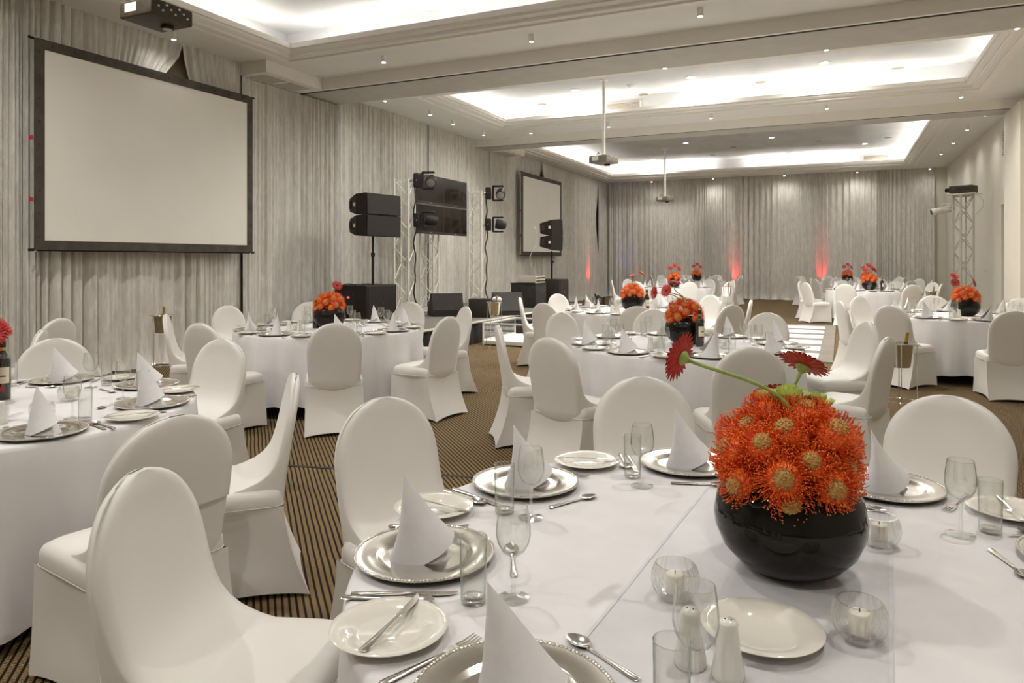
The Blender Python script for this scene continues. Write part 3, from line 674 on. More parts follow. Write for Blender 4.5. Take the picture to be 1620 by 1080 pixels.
MB().tube([(0, -.1, 0), (0, -.11, .14), (.2, -.1, .16), (.32, -.12, .1)], .014, 6).build('bracket', 'alu', t)
tag(MB().tube([(TD[0]+.2+.18*math.sin(i*PI/12), TD[1]-.1, 3.02-.55*i/12) for i in range(13)], .01, 6).build('cable', 'white_cable', None, 60), 'pale cable looping down beside the right-wall truss', 'cable')
sw = thing('light_switch', 'small white light switch plate on the right wall behind the truss', 'switch', (XR, 20.6, 1.2)); MB().bb(-.012, 0, -.045, .045, -.045, .045).build('plate', 'trim_white', sw, 0); MB().bb(-.018, -.012, -.012, .012, -.02, .02).build('rocker', 'white_china', sw, 0)

# ------------------------------------------------------------------ coloured uplights at the drapes
def uplight(x, y, rz, col, watts, label, tilt=.12, deg=24):
    t = thing('uplight', label, 'uplight', (x, y, 0), rz, 'floor uplights at the drapes')
    MB().lathe([(.001, .06), (.06, .06), (.075, .1), (.08, .26), (.07, .26), (.066, .2)], 16).build('can', 'alu', t, 40)
    MB().lathe([(.066, .225), (.001, .23)], 16).build('lens', 'red_glow' if col[0] > .5 else 'blue_glow', t)
    for s in (-1, 1): MB().box((s*.085, 0, .1), (.012, .05, .2)).build('foot_bracket', 'black_plastic', t, 0)
    l = bpy.data.lights.new('uplight_lamp', 'SPOT'); l.energy = watts; l.color = col; l.spot_size = math.radians(deg); l.spot_blend = .6; l.shadow_soft_size = .04
    o = bpy.data.objects.new('uplight_lamp', l); COL.objects.link(o); o.parent = t; o.location = (0, 0, .28); o.rotation_euler = (PI-tilt, 0, 0)
uplight(XL+.42, 25.3, math.radians(90), (1, .04, .04), 45, 'silver floor uplight washing red up the drape near the rear left corner', .33, 30)
uplight(-3.55, YB-.42, 0, (1, .04, .04), 45, 'red floor uplight at the rear drape behind the farthest centre table', .33, 30)
uplight(-.62, YB-.42, 0, (1, .04, .04), 45, 'red floor uplight at the rear drape left of the far right tables', .33, 30)
uplight(XL+.9, YB-.5, 0, (.25, .35, 1), 14, 'blue floor uplight in the rear left corner', .15, 40)

# ================================================================== FURNITURE PROTOTYPES
# ---- stretch covered banquet chair (local +y faces the table, apex of the back at y=-.30, z=.93)
def make_chair():
    TOP = .93
    def yb(z): return -.222-.078*max(0, (z-.45)/.48)**1.15 if z > .45 else -.222+.030*((.45-z)/.11)**1.6      # rear surface of the back
    def yf(z):
        t = (z-.455)/(TOP-.455)
        return yb(z)+.045+.23*math.exp(-t*13)+.045*math.exp(-t*4)
    def hw(z):
        zc = .70
        w0 = .212+.012*math.sin((z-.45)/.25*PI/2) if z < zc else .224
        return w0 if z < zc else .224*math.sqrt(max(0, 1-((z-zc)/(TOP-zc))**2.15))
    zs = [.34, .38, .42, .445, .458, .47, .485, .505, .53, .56, .60, .65, .70]+[.70+.23*math.sin(PI/2*i/12) for i in range(1, 12)]+[.9285]
    loops = []
    for z in zs:
        w_ = max(hw(z), .012); f, bk = (yf(max(z, .462)) if z > .44 else -.10), yb(z); th = f-bk; e = min(.022, w_*.6)
        if z > .88: sh = (z-.88)/.05; f -= .012*sh*sh; bk += .008*sh*sh
        lp = []
        nx = 13
        for j in range(nx):                      # front, left to right
            x = -1+2*j/(nx-1); dish = .016*(1-x*x)*min(1, w_/.2); edge = .014*abs(x)**8
            lp.append((x*w_*(.985), f-dish-edge, z))
        lp += [(w_, f-.024, z), (w_*1.005, (f+bk)/2, z), (w_, bk+.014, z)]
        for j in range(nx):
            x = 1-2*j/(nx-1); lp.append((x*w_*.985, bk-.010*(1-x*x)*min(1, w_/.2)+.006*abs(x)**8, z))
        lp += [(-w_, bk+.014, z), (-w_*1.005, (f+bk)/2, z), (-w_, f-.024, z)]
        loops.append(lp)
    bloops = loops
    back = MB().loft(loops, True, True).mesh('backrest_cover', 'spandex', 180)
    # seat
    def rr(hx, y0, y1, z, r, n=5):
        lp = []
        for qx, yy, a0, sy in ((1, y1, 0, 1), (-1, y1, PI/2, 1), (-1, y0, PI, -1), (1, y0, 1.5*PI, -1)):
            for j in range(n+1):
                a = a0+PI/2*j/n; lp.append((qx*(hx-r)+r*math.cos(a), yy-sy*r+r*math.sin(a), z))
        return lp
    sl = [rr(.225, -.215, .195, .385, .03), rr(.234, -.217, .203, .41, .04), rr(.235, -.217, .205, .44, .045), rr(.228, -.214, .198, .462, .05), rr(.205, -.205, .175, .477, .06), rr(.12, -.15, .10, .484, .05)]
    seat = MB().loft(sl, False, True).mesh('seat_cover', 'spandex', 180)
    # skirt: four stretched corners, hem arched between the feet
    nz = 9; per = 12; loops = []
    cr = [(.235, .205), (-.235, .205), (-.235, -.217), (.235, -.217)]
    ft = [(.245, .222), (-.245, .222), (-.243, -.325), (.243, -.325)]
    for i in range(nz+1):
        t = i/nz; lp = []        # t=0 at seat, 1 at floor
        fl = t**1.7
        for k in range(4):
            a = [cr[k][m]*(1-fl)+ft[k][m]*fl for m in (0, 1)]; c = [cr[(k+1) % 4][m]*(1-fl)+ft[(k+1) % 4][m]*fl for m in (0, 1)]
            mid = Vector(((a[0]+c[0])/2, (a[1]+c[1])/2)); inn = -mid.normalized()
            for j in range(per):
                s = j/per; bow = (.040 if k in (1, 3) else .022)*math.sin(PI*s)**.8*(.25+.75*math.sin(PI*min(t*1.0, .85)/1.1))
                x = a[0]+(c[0]-a[0])*s+inn.x*bow; y = a[1]+(c[1]-a[1])*s+inn.y*bow
                hem = .010+.020*math.sin(PI*s)**.7
                lp.append((x, y, .40*(1-t)+hem*t))
        loops.append(lp)
    skirt = MB().loft(loops).mesh('skirt', 'spandex', 50)
    # seam line around the seat
    seam = MB(); pts = rr(.2365, -.218, .2065, .402, .045, 4); seam.tube([Vector(p) for p in pts]+[Vector(pts[0])], .0022, 5, False)
    fl = []
    for z, lp in zip(zs, bloops):
        if z < .60: continue
        cyy = (yf(z)+yb(z))/2; fl.append([(x*1.012, cyy+(y-cyy)*1.22-(0 if y > cyy else .002), zz+.0015*(z-.6)/.33) for x, y, zz in lp])
    global FLAP
    FLAP = MB().loft(fl, False, True).mesh('turned_back_flap', 'spandex', 180)
    return [('backrest', back), ('seat', seat), ('skirt', skirt), ('seam', seam.mesh('seam', 'spandex', 180))]
CHAIR = make_chair()
DIRS = ['right', 'far right', 'far', 'far left', 'left', 'near left', 'near', 'near right']
def dname(a): return DIRS[int(round(a/45.0)) % 8]
def chair_at(apex_rz, face_deg, label, group):
    """apex_rz: camera-frame ground position of the top of the back; face_deg: camera-frame facing angle"""
    a = math.radians(face_deg)+YAW; x, y = cw(*apex_rz)
    ox, oy = x+.30*math.cos(a), y+.30*math.sin(a)
    return stamp('banquet_chair', CHAIR, label, 'chair', (ox, oy, 0), a-PI/2, group)
def apex(u, v):
    z = (CAMH-.93)*F/(v-HOR); return ((u-810)/F*z, z)

def clear(ap, r0, z0, dmin=1.52):
    d = math.hypot(ap[0]-r0, ap[1]-z0)
    if d >= dmin: return ap
    for i in range(1, 400):                     # slide along the line of sight until the seat clears the cloth
        for sg in (1, -1):
            k = 1+sg*i*.002; q = (ap[0]*k, ap[1]*k)
            if math.hypot(q[0]-r0, q[1]-z0) >= dmin: return q
    return ap
# ---- tablecloth
TR = .93
def cloth_mesh(seed, R=TR, z0=.75, hem=.09, bust=.018):
    rnd = random.Random(seed); n = 180; mb = MB(); ph = [rnd.uniform(0, 6.28) for _ in range(6)]
    rings = [(0.001, z0), (R*.5, z0), (R*.9, z0), (R-.012, z0), (R, z0-.006), (R+.006, z0-.02)]
    loops = [[(r*math.cos(2*PI*j/n), r*math.sin(2*PI*j/n), z) for j in range(n)] for r, z in rings]
    for i in range(1, 9):
        t = i/8; lp = []
        for j in range(n):
            a = 2*PI*j/n
            fold = .5*math.sin(a*16+ph[0]+1.2*math.sin(a*3+ph[1]))+.35*math.sin(a*9+ph[2])+.3*math.sin(a*25+ph[3])
            r = R+.008+bust*t+.05*t*fold*t**.3
            corner = .035*math.cos(a*4+ph[4])
            lp.append((r*math.cos(a), r*math.sin(a), (z0-.02)*(1-t)+(hem+corner)*t))
        loops.append(lp)
    mb.loft(loops, True, False); return mb.mesh('tablecloth', 'cloth_white', 50)
TT_top = MB().cyl((0, 0, .715), (0, 0, .742), TR-.02, 40).mesh('tabletop', 'dark'); TT_leg = MB().tube([(0, 0, .715), (0, 0, 0)], .02, 8).mesh('leg', 'dark'); TT_br = MB().bb(-.55, .55, -.012, .012, .3, .32).mesh('brace', 'dark', 0)

# ---- table ware
def lathe_mesh(name, prof, m, n=32, mod=None, sm=60): return MB().lathe(prof, n, mod=mod).mesh(name, m, sm)
ch_plate = lathe_mesh('dish', [(.001, .004), (.095, .004), (.100, .005), (.108, .012), (.112, .0135), (.155, .0165), (.160, .0165), (.160, .012), (.11, .004), (.10, 0), (.001, 0)], 'silver_plate', 48, sm=30)
def beads():
    m = MB(); n = 130
    for i in range(n):
        a = 2*PI*i/n; m.sphere((.161*math.cos(a), .161*math.sin(a), .0165), .0040, 6, 4)
    return m.mesh('beaded_rim', 'silver_plate', 180)
ch_beads = beads()
ch_simple = lathe_mesh('charger_plate', [(.001, .004), (.10, .005), (.112, .0135), (.158, .017), (.165, .015), (.11, .003), (.001, 0)], 'silver_plate', 28)
CHARGER = [('dish', ch_plate), ('beaded_rim', ch_beads)]
def swirl(a, r, z): return 1+ (.003*math.sin(a*5+r*60) if .06 < r < .10 else 0)
side_plate = lathe_mesh('side_plate', [(.001, .006), (.055, .006), (.062, .008), (.070, .013), (.09, .0175), (.108, .0205), (.110, .019), (.108, .017), (.07, .007), (.055, 0), (.001, 0)], 'cream_china', 40, swirl)
def napkin_mesh(seed):
    rnd = random.Random(seed); H = .192+rnd.uniform(-.008, .008); n = 46; turns = 1.28; lv = 14; loops = []
    ax_, ay_ = -.052+rnd.uniform(-.01, .01), rnd.uniform(-.01, .01)
    A, B = .074, .054
    for i in range(lv+1):
        t = i/lv; k = (1-t)**1.18*(1-.14*math.sin(PI*t)); lp = []
        for j in range(n):
            f = j/(n-1); a = 2*PI*turns*f-PI*.55
            gr = 1+.075*(f-.5)
            x = A*k*gr*math.cos(a); y = B*k*gr*math.sin(a)
            y += .012*math.sin(PI*t)*math.cos(a*1.0)
            low = 0
            if f > .80: low = (f-.80)/.2*.05*(1-t)                 # loose flap edge lifts diagonally
            lp.append((x+ax_*t, y+ay_*t, H*t+low+.0015))
        loops.append(lp)
    m = MB().loft(loops, closed=False); m.add(loops[0][:int(n/turns)], [tuple(range(int(n/turns)))[::-1]]); m = m.mesh('napkin', 'napkin_cloth', 180)
    return m
NAPS = [napkin_mesh(i) for i in range(4)]
G_bowl = lathe_mesh('bowl', [(.005, .086), (.012, .090), (.024, .100), (.033, .116), (.0365, .132), (.036, .15), (.0335, .17), (.0305, .190), (.0293, .190), (.0325, .17), (.0348, .15), (.0353, .132), (.032, .117), (.023, .102), (.011, .093), (.001, .091)], 'glass', 28)
G_stem = lathe_mesh('stem', [(.0065, .006), (.0045, .02), (.0038, .05), (.0045, .078), (.0065, .088)], 'glass_rim', 14)
G_foot = lathe_mesh('foot', [(.001, .0), (.033, .0), (.034, .002), (.030, .0035), (.012, .006), (.0065, .009), (.001, .009)], 'glass_rim', 28)
def torus(nm, r, z, t, m_, n=28):
    m = MB(); m.tube([(r*math.cos(2*PI*i/n), r*math.sin(2*PI*i/n), z) for i in range(n+1)], t, 6, False); return m.mesh(nm, m_, 180)
WINE = [('rim', torus('rim', .0300, .190, .0009, 'glass_rim')), ('bowl', G_bowl), ('stem', G_stem), ('foot', G_foot)]
TUMB_FAR = lathe_mesh('tumbler', [(.001, .0), (.024, .0), (.0255, .002), (.0262, .01), (.0285, .135), (.0277, .1355), (.0272, .134), (.0250, .014), (.022, .011), (.001, .011)], 'glass_green', 28)
TUMB = [('body', TUMB_FAR), ('rim', torus('rim', .0281, .135, .0009, 'glass_rim')), ('base', lathe_mesh('base', [(.001, .0005), (.0245, .0005), (.0262, .003), (.0262, .011), (.022, .0135), (.001, .012)], 'glass_rim', 24))]
def far_wine():
    m = MB(); m.lathe([(.034, .002), (.006, .005), (.004, .085), (.024, .10), (.0365, .132), (.0305, .19)], 14); return m.mesh('wine_glass', 'glass', 60)
WINE_FAR = far_wine()
# cutlery lies along local y, handle towards -y
def handle_mesh():
    m = MB(); prof = [(-.105, .0055), (-.10, .0085), (-.08, .0082), (-.04, .0055), (.0, .004), (.03, .0038)]
    m.loft([[(w_, y, .003), (w_*.6, y, .0062), (-w_*.6, y, .0062), (-w_, y, .003), (-w_*.5, y, .0012), (w_*.5, y, .0012)] for y, w_ in prof], True, True); return m.mesh('handle', 'steel', 60)
K_handle = handle_mesh()
def blade_mesh():
    m = MB(); prof = [(.028, .0042, 0), (.04, .0085, .001), (.08, .0095, .002), (.105, .007, .003), (.118, .001, .006)]
    m.loft([[(-.005, y, .003), (-.005, y, .0052), (-.005+w_*1.7, y, .0044), (-.005+w_*1.7, y, .0034)] for y, w_, _ in prof], True, True); return m.mesh('blade', 'steel', 60)
K_blade = blade_mesh()
def spoon_head():
    m = MB(); loops = []
    for i in range(9):
        t = i/8; y = .028+.062*t; w_ = .0195*math.sin(PI*min(max(t*.93+.07, 0), 1))**.62+.001
        loops.append([(x*w_, y, .0065-.0075*(1-x*x)*math.sin(PI*min(t+.04, 1))+.002) for x in (-1, -.6, -.2, .2, .6, 1)])
    m.loft(loops, closed=False); return m.mesh('bowl', 'steel', 180)
S_head = spoon_head()
def fork_head():
    m = MB(); m.loft([[(w_, y, .003+z), (w_, y, .0055+z), (-w_, y, .0055+z), (-w_, y, .003+z)] for y, w_, z in ((.028, .004, 0), (.04, .009, 0), (.052, .0125, -.001), (.06, .0125, -.001))], True, True)
    for i in range(4):
        x = -.0105+i*.007; m.tube([(x, .058, .003), (x, .08, .0035), (x, .105, .008)], [.0019, .0018, .0012], 5)
    return m.mesh('tines', 'steel', 60)
F_head = fork_head()
KNIFE = [('handle', K_handle), ('blade', K_blade)]; SPOON = [('handle', K_handle), ('bowl', S_head)]; FORK = [('handle', K_handle), ('tines', F_head)]
# salt/pepper shaker, candle, vase, bottle
sh_body = lathe_mesh('body', [(.001, 0), (.026, 0), (.028, .004), (.0275, .012), (.020, .05), (.0165, .082), (.0165, .09), (.013, .0955), (.001, .097)], 'white_china', 24)
sh_hole = MB().cyl((0, 0, .0955), (0, 0, .0978), .0014, 6).mesh('hole', 'dark')
def shaker(loc, label, group):
    o = stamp('shaker', [('body', sh_body)], label, 'shaker', loc, 0, group)
    for dx in (-.005, .005): ob('hole', sh_hole, o, (dx, 0, -.0002))
def facet(a, r, z): return 1+.085*abs(math.sin(a*11)) if r > .02 and z > .006 else 1
cn_glass = lathe_mesh('holder', [(.001, .0), (.028, .0), (.036, .008), (.045, .024), (.0475, .042), (.045, .058), (.039, .072), (.035, .072), (.040, .056), (.042, .042), (.038, .026), (.028, .014), (.001, .012)], 'glass_cut', 88, facet, 25)
cn_wax = lathe_mesh('candle', [(.001, .013), (.019, .013), (.019, .050), (.017, .052), (.001, .051)], 'candle_wax', 18); cn_wick = MB().cyl((0, 0, .05), (0, 0, .058), .0012, 5).mesh('wick', 'dark')
CANDLE = [('holder', cn_glass), ('candle', cn_wax, [('wick', cn_wick)])]
VASE = lathe_mesh('vase', [(.001, 0), (.075, 0), (.085, .004), (.115, .022), (.145, .055), (.161, .095), (.164, .125), (.155, .170), (.132, .205), (.117, .217), (.114, .222), (.106, .222), (.106, .212), (.125, .198), (.145, .168), (.152, .125), (.12, .05), (.001, .03)], 'black_glaze', 56, sm=70)
bt_body = lathe_mesh('body', [(.001, .003), (.03, .0), (.036, .003), (.0375, .01), (.0375, .185), (.035, .203), (.025, .222), (.0155, .236), (.0138, .25), (.0138, .262)], 'bottle_glass', 24)
bt_cap = lathe_mesh('capsule', [(.0144, .238), (.0144, .305), (.013, .308), (.001, .308)], 'gold_foil', 18); bt_col = lathe_mesh('neck_band', [(.0150, .262), (.0150, .292)], 'dark', 18); bt_seal = lathe_mesh('neck_label', [(.0362, .199), (.028, .217), (.022, .2285)], 'bezel', 18)
def label_patch(z0, z1, a0, a1, r, m_, nm):
    n = 12; mb = MB(); mb.loft([[(r*math.cos(a0+(a1-a0)*j/n), r*math.sin(a0+(a1-a0)*j/n), z) for j in range(n+1)] for z in (z0, z1)], closed=False); return mb.mesh(nm, m_, 180)
bt_label = label_patch(.085, .165, -1.0, 1.0, .0379, 'paper_label', 'label'); bt_mark = label_patch(.045, .07, -.25, .25, .0379, 'red_paint', 'emblem'); bt_txt = label_patch(.118, .124, -.5, .5, .0381, 'bezel', 'print')
WBOT = [('body', bt_body), ('capsule', bt_cap), ('neck_band', bt_col), ('neck_label', bt_seal), ('label', bt_label, [('print', bt_txt)]), ('emblem', bt_mark)]
# ---- flowers
def protea(seed, hairs, seg=4):
    rnd = random.Random(seed); hm = MB(); tm = MB()
    base = MB(); base.sphere((0, 0, -.002), (.033, .033, .028), 14, 8)
    cen = MB()
    cen.sphere((0, 0, .019), (.0205, .0205, .015), 14, 8)
    for i in range(26):
        a = i*2.39996; r = .0195*math.sqrt(i/26); cen.sphere((r*math.cos(a), r*math.sin(a), .019+.0148*math.sqrt(max(0, 1-(r/.0206)**2))), .0027, 5, 3)
    for i in range(hairs):
        f = (i+.5)/hairs; el = math.radians(48-88*f**.9)+rnd.uniform(-.1, .1); az = i*2.39996+rnd.uniform(-.12, .12)
        L = .053*(.80+.28*f)*rnd.uniform(.9, 1.08); ra = Vector((math.cos(az), math.sin(az), 0))
        d0 = ra*math.cos(el)+Vector((0, 0, math.sin(el))); p = d0*.02+Vector((0, 0, .002)); pts = [p]
        curl = rnd.uniform(.7, 1.5)
        for s in range(1, seg+1):
            t = s/seg; e2 = el-.35*math.sin(t*PI*.8)+curl*t*t*1.25
            dd = ra*math.cos(e2)+Vector((0, 0, math.sin(e2))); p = p+dd*(L-.012)/seg; pts.append(p)
        hm.tube(pts, [.0013]+[.00100]*(seg-1)+[.0008], 3, False); tm.sphere(pts[-1], .0016, 4, 3)
    return [('flower_base', base.mesh('flower_base', 'protea_orange', 180)), ('flower_centre', cen.mesh('flower_centre', 'protea_center', 180)), ('styles', hm.mesh('styles', 'protea_style', 180)), ('style_tips', tm.mesh('style_tips', 'protea_tip', 180))]
PRO = [protea(i, 260) for i in range(3)]; PRO_FAR = [protea(40+i, 90, 3) for i in range(2)]
def far_ball(seed):
    m = MB(); rnd = random.Random(seed); m.sphere((0, 0, 0), (.037, .037, .032), 10, 7)
    for i in range(60):
        el = math.radians(80-110*(i+.5)/60); az = i*2.39996; d0 = Vector((math.cos(az)*math.cos(el), math.sin(az)*math.cos(el), math.sin(el))); m.tube([d0*.03, d0*.052], [.003, .0014], 3, False)
    c = MB(); c.sphere((0, 0, .026), (.014, .014, .011), 8, 5)
    return [('flower_head', m.mesh('flower_head', 'protea_orange', 180)), ('flower_centre', c.mesh('flower_centre', 'protea_center', 180))]
BALL = far_ball(1)
def petal_mesh(L, w_, m_, lift=.006):
    mb = MB(); loops = []
    for i in range(6):
        t = i/5; ww = w_*(math.sin(PI*(.12+.80*t))**.7)*(1 if t < 1 else .35); loops.append([(x*ww, .010+L*t, lift*math.sin(t*PI*.6)+.002*(x*x)) for x in (-1, -.4, .4, 1)])
    mb.loft(loops, closed=False); return mb.mesh('petal', m_, 180)
PET = {m_: (petal_mesh(.049, .0066, m_), petal_mesh(.036, .0056, m_, .012)) for m_ in ('gerbera_red', 'gerbera_pink')}
eye = MB().sphere((0, 0, .004), (.013, .013, .007), 14, 6).mesh('flower_eye', 'gerbera_eye', 180)
calyx = MB().lathe([(.001, -.016), (.006, -.015), (.012, -.008), (.017, -.002), (.016, .001)], 14).mesh('calyx', 'stem_green', 60)
def far_petals(m_):
    mb = MB()
    for i in range(22):
        M = RZ(2*PI*i/22); mb.add([tuple(v.co) for v in PET[m_][0].vertices], [tuple(p.vertices) for p in PET[m_][0].polygons], M)
    for i in range(16):
        M = T(0, 0, .004) @ RZ(2*PI*(i+.5)/16); mb.add([tuple(v.co) for v in PET[m_][1].vertices], [tuple(p.vertices) for p in PET[m_][1].polygons], M)
    return mb.mesh('petals', m_, 180)
PETF = {m_: far_petals(m_) for m_ in PET}
def gerbera(head, root, normal, m_, label, group, near=False, bend=.3, scale=1.0):
    head, root, n = Vector(head), Vector(root), Vector(normal).normalized()
    t = thing('gerbera', label, 'flower', tuple(root), 0, group)
    q = n.to_track_quat('Z', 'Y'); hd = ob('flower_head', calyx, t, tuple(head-root)); hd.rotation_mode = 'QUATERNION'; hd.rotation_quaternion = q; hd.scale = (scale,)*3
    if near:
        for i in range(26): ob('petal', PET[m_][0], hd, (0, 0, .001*(i % 2)), 2*PI*i/26+.03*math.sin(i*5.1))
        for i in range(20): o = ob('petal', PET[m_][1], hd, (0, 0, .004), 2*PI*(i+.5)/20)
    else: ob('petals', PETF[m_], hd)['kind'] = 'stuff'
    ob('flower_eye', eye, hd, (0, 0, .003))
    d = head-root; e = head-n*.014*scale; pts = []
    c1 = Vector((0, 0, 1))*d.length*bend; c2 = (e-root)-n*d.length*bend
    for i in range(13):
        s = i/12; pts.append(c1*3*s*(1-s)**2+c2*3*s*s*(1-s)+(e-root)*s**3)
    MB().tube(pts, [.0042*scale]*13, 8).build('stem', 'stem_green', t, 180); return t
def mum_mesh():
    m = MB()
    for ringi, (n, r, tilt, L) in enumerate(((16, .03, .5, .024), (12, .02, .9, .022), (8, .01, 1.2, .02))):
        for i in range(n):
            a = 2*PI*i/n+ringi*.3; M = RZ(a) @ T(r*.6, 0, .004*ringi) @ RY(-tilt) ; vs = []; fs = []
            for u_ in range(4):
                t = u_/3; ww = .009*math.sin(PI*(.2+.6*t))
                vs += [(L*t, -ww, .004*t*t), (L*t, 0, -.002+.006*t*t), (L*t, ww, .004*t*t)]
            for u_ in range(3):
                for v_ in range(2): fs.append((u_*3+v_, u_*3+v_+1, (u_+1)*3+v_+1, (u_+1)*3+v_))
            m.add(vs, fs, M)
    return m.mesh('petals', 'mum_green', 180)
MUM = mum_mesh(); MUMC = MB().sphere((0, 0, .004), (.016, .016, .012), 12, 6).mesh('flower_eye', 'mum_green', 180)
def bouquet(cx_, cy_, z0, where, level, seed, gerb):
    """flowers standing in the vase at (cx,cy,z0)"""
    rows_ = {}; rnd = random.Random(seed); nh = {2: 24, 1: 22, 0: 13}[level]; C = Vector((cx_, cy_, z0+.222)); R = Vector((.135, .135, .125))
    for i in range(nh):
        f = (i+.5)/nh; th = math.acos(1-1.30*f) if level else math.acos(1-1.25*f); az = i*2.39996+rnd.uniform(-.2, .2)
        th += rnd.uniform(-.05, .05); d = Vector((math.sin(th)*math.cos(az), math.sin(th)*math.sin(az), math.cos(th)))
        p = C+Vector((d.x*R.x, d.y*R.y, d.z*R.z))*(rnd.uniform(.86, 1.08) if level == 2 else rnd.uniform(.94, 1.05))
        dr = d.x*CY+d.y*SY; dz = -d.x*SY+d.y*CY; row = 'crown' if d.z > .72 else 'upper' if d.z > .25 else 'lower'
        side = 'front' if dz < 0 else 'back'
        o = stamp('pincushion_flower', [PRO[i % 3], PRO_FAR[i % 2], BALL][2-level], '', 'flower', tuple(p), 0, f'orange pincushion flowers on {where}', scale={2: 1.12, 1: 1.0, 0: 1.15}[level]*rnd.uniform(.90, 1.08))
        n = (d+Vector((rnd.uniform(-.35, .35), rnd.uniform(-.35, .35), .12))).normalized(); o.rotation_euler = n.to_track_quat('Z', 'Y').to_euler()
        rows_.setdefault((row, side), []).append((dr, o))
    for (row, side), l_ in rows_.items():
        for i, (_, o) in enumerate(sorted(l_, key=lambda e: e[0])): o['label'] = f'orange pincushion flower, {row} {side} row, {ORD[i]}, on {where}'
    if level == 2:
        for k, (dx, dy) in enumerate(((0, .03), (-.05, .07), (.05, .075))):
            o = stamp('chrysanthemum', [('petals', MUM), ('flower_eye', MUMC)], ['pale green ruffled flower on top of the foreground bouquet', 'pale green ruffled flower at the left of the bouquet top', 'pale green ruffled flower at the right of the bouquet top'][k], 'flower', tuple(C+Vector((dx, dy, .155-.02*(k > 0)))), k*1.1, 'green ruffled flowers of the foreground bouquet', scale=1.25)
            
    rt = C+Vector((0, 0, .06))
    for (h, n, m_, lab) in gerb: gerbera(h, rt+Vector((rnd.uniform(-.04, .04), rnd.uniform(-.04, .04), .04)), n, m_, lab, f'red gerberas on {where}', level == 2, .35, 1.0 if level else 1.25)

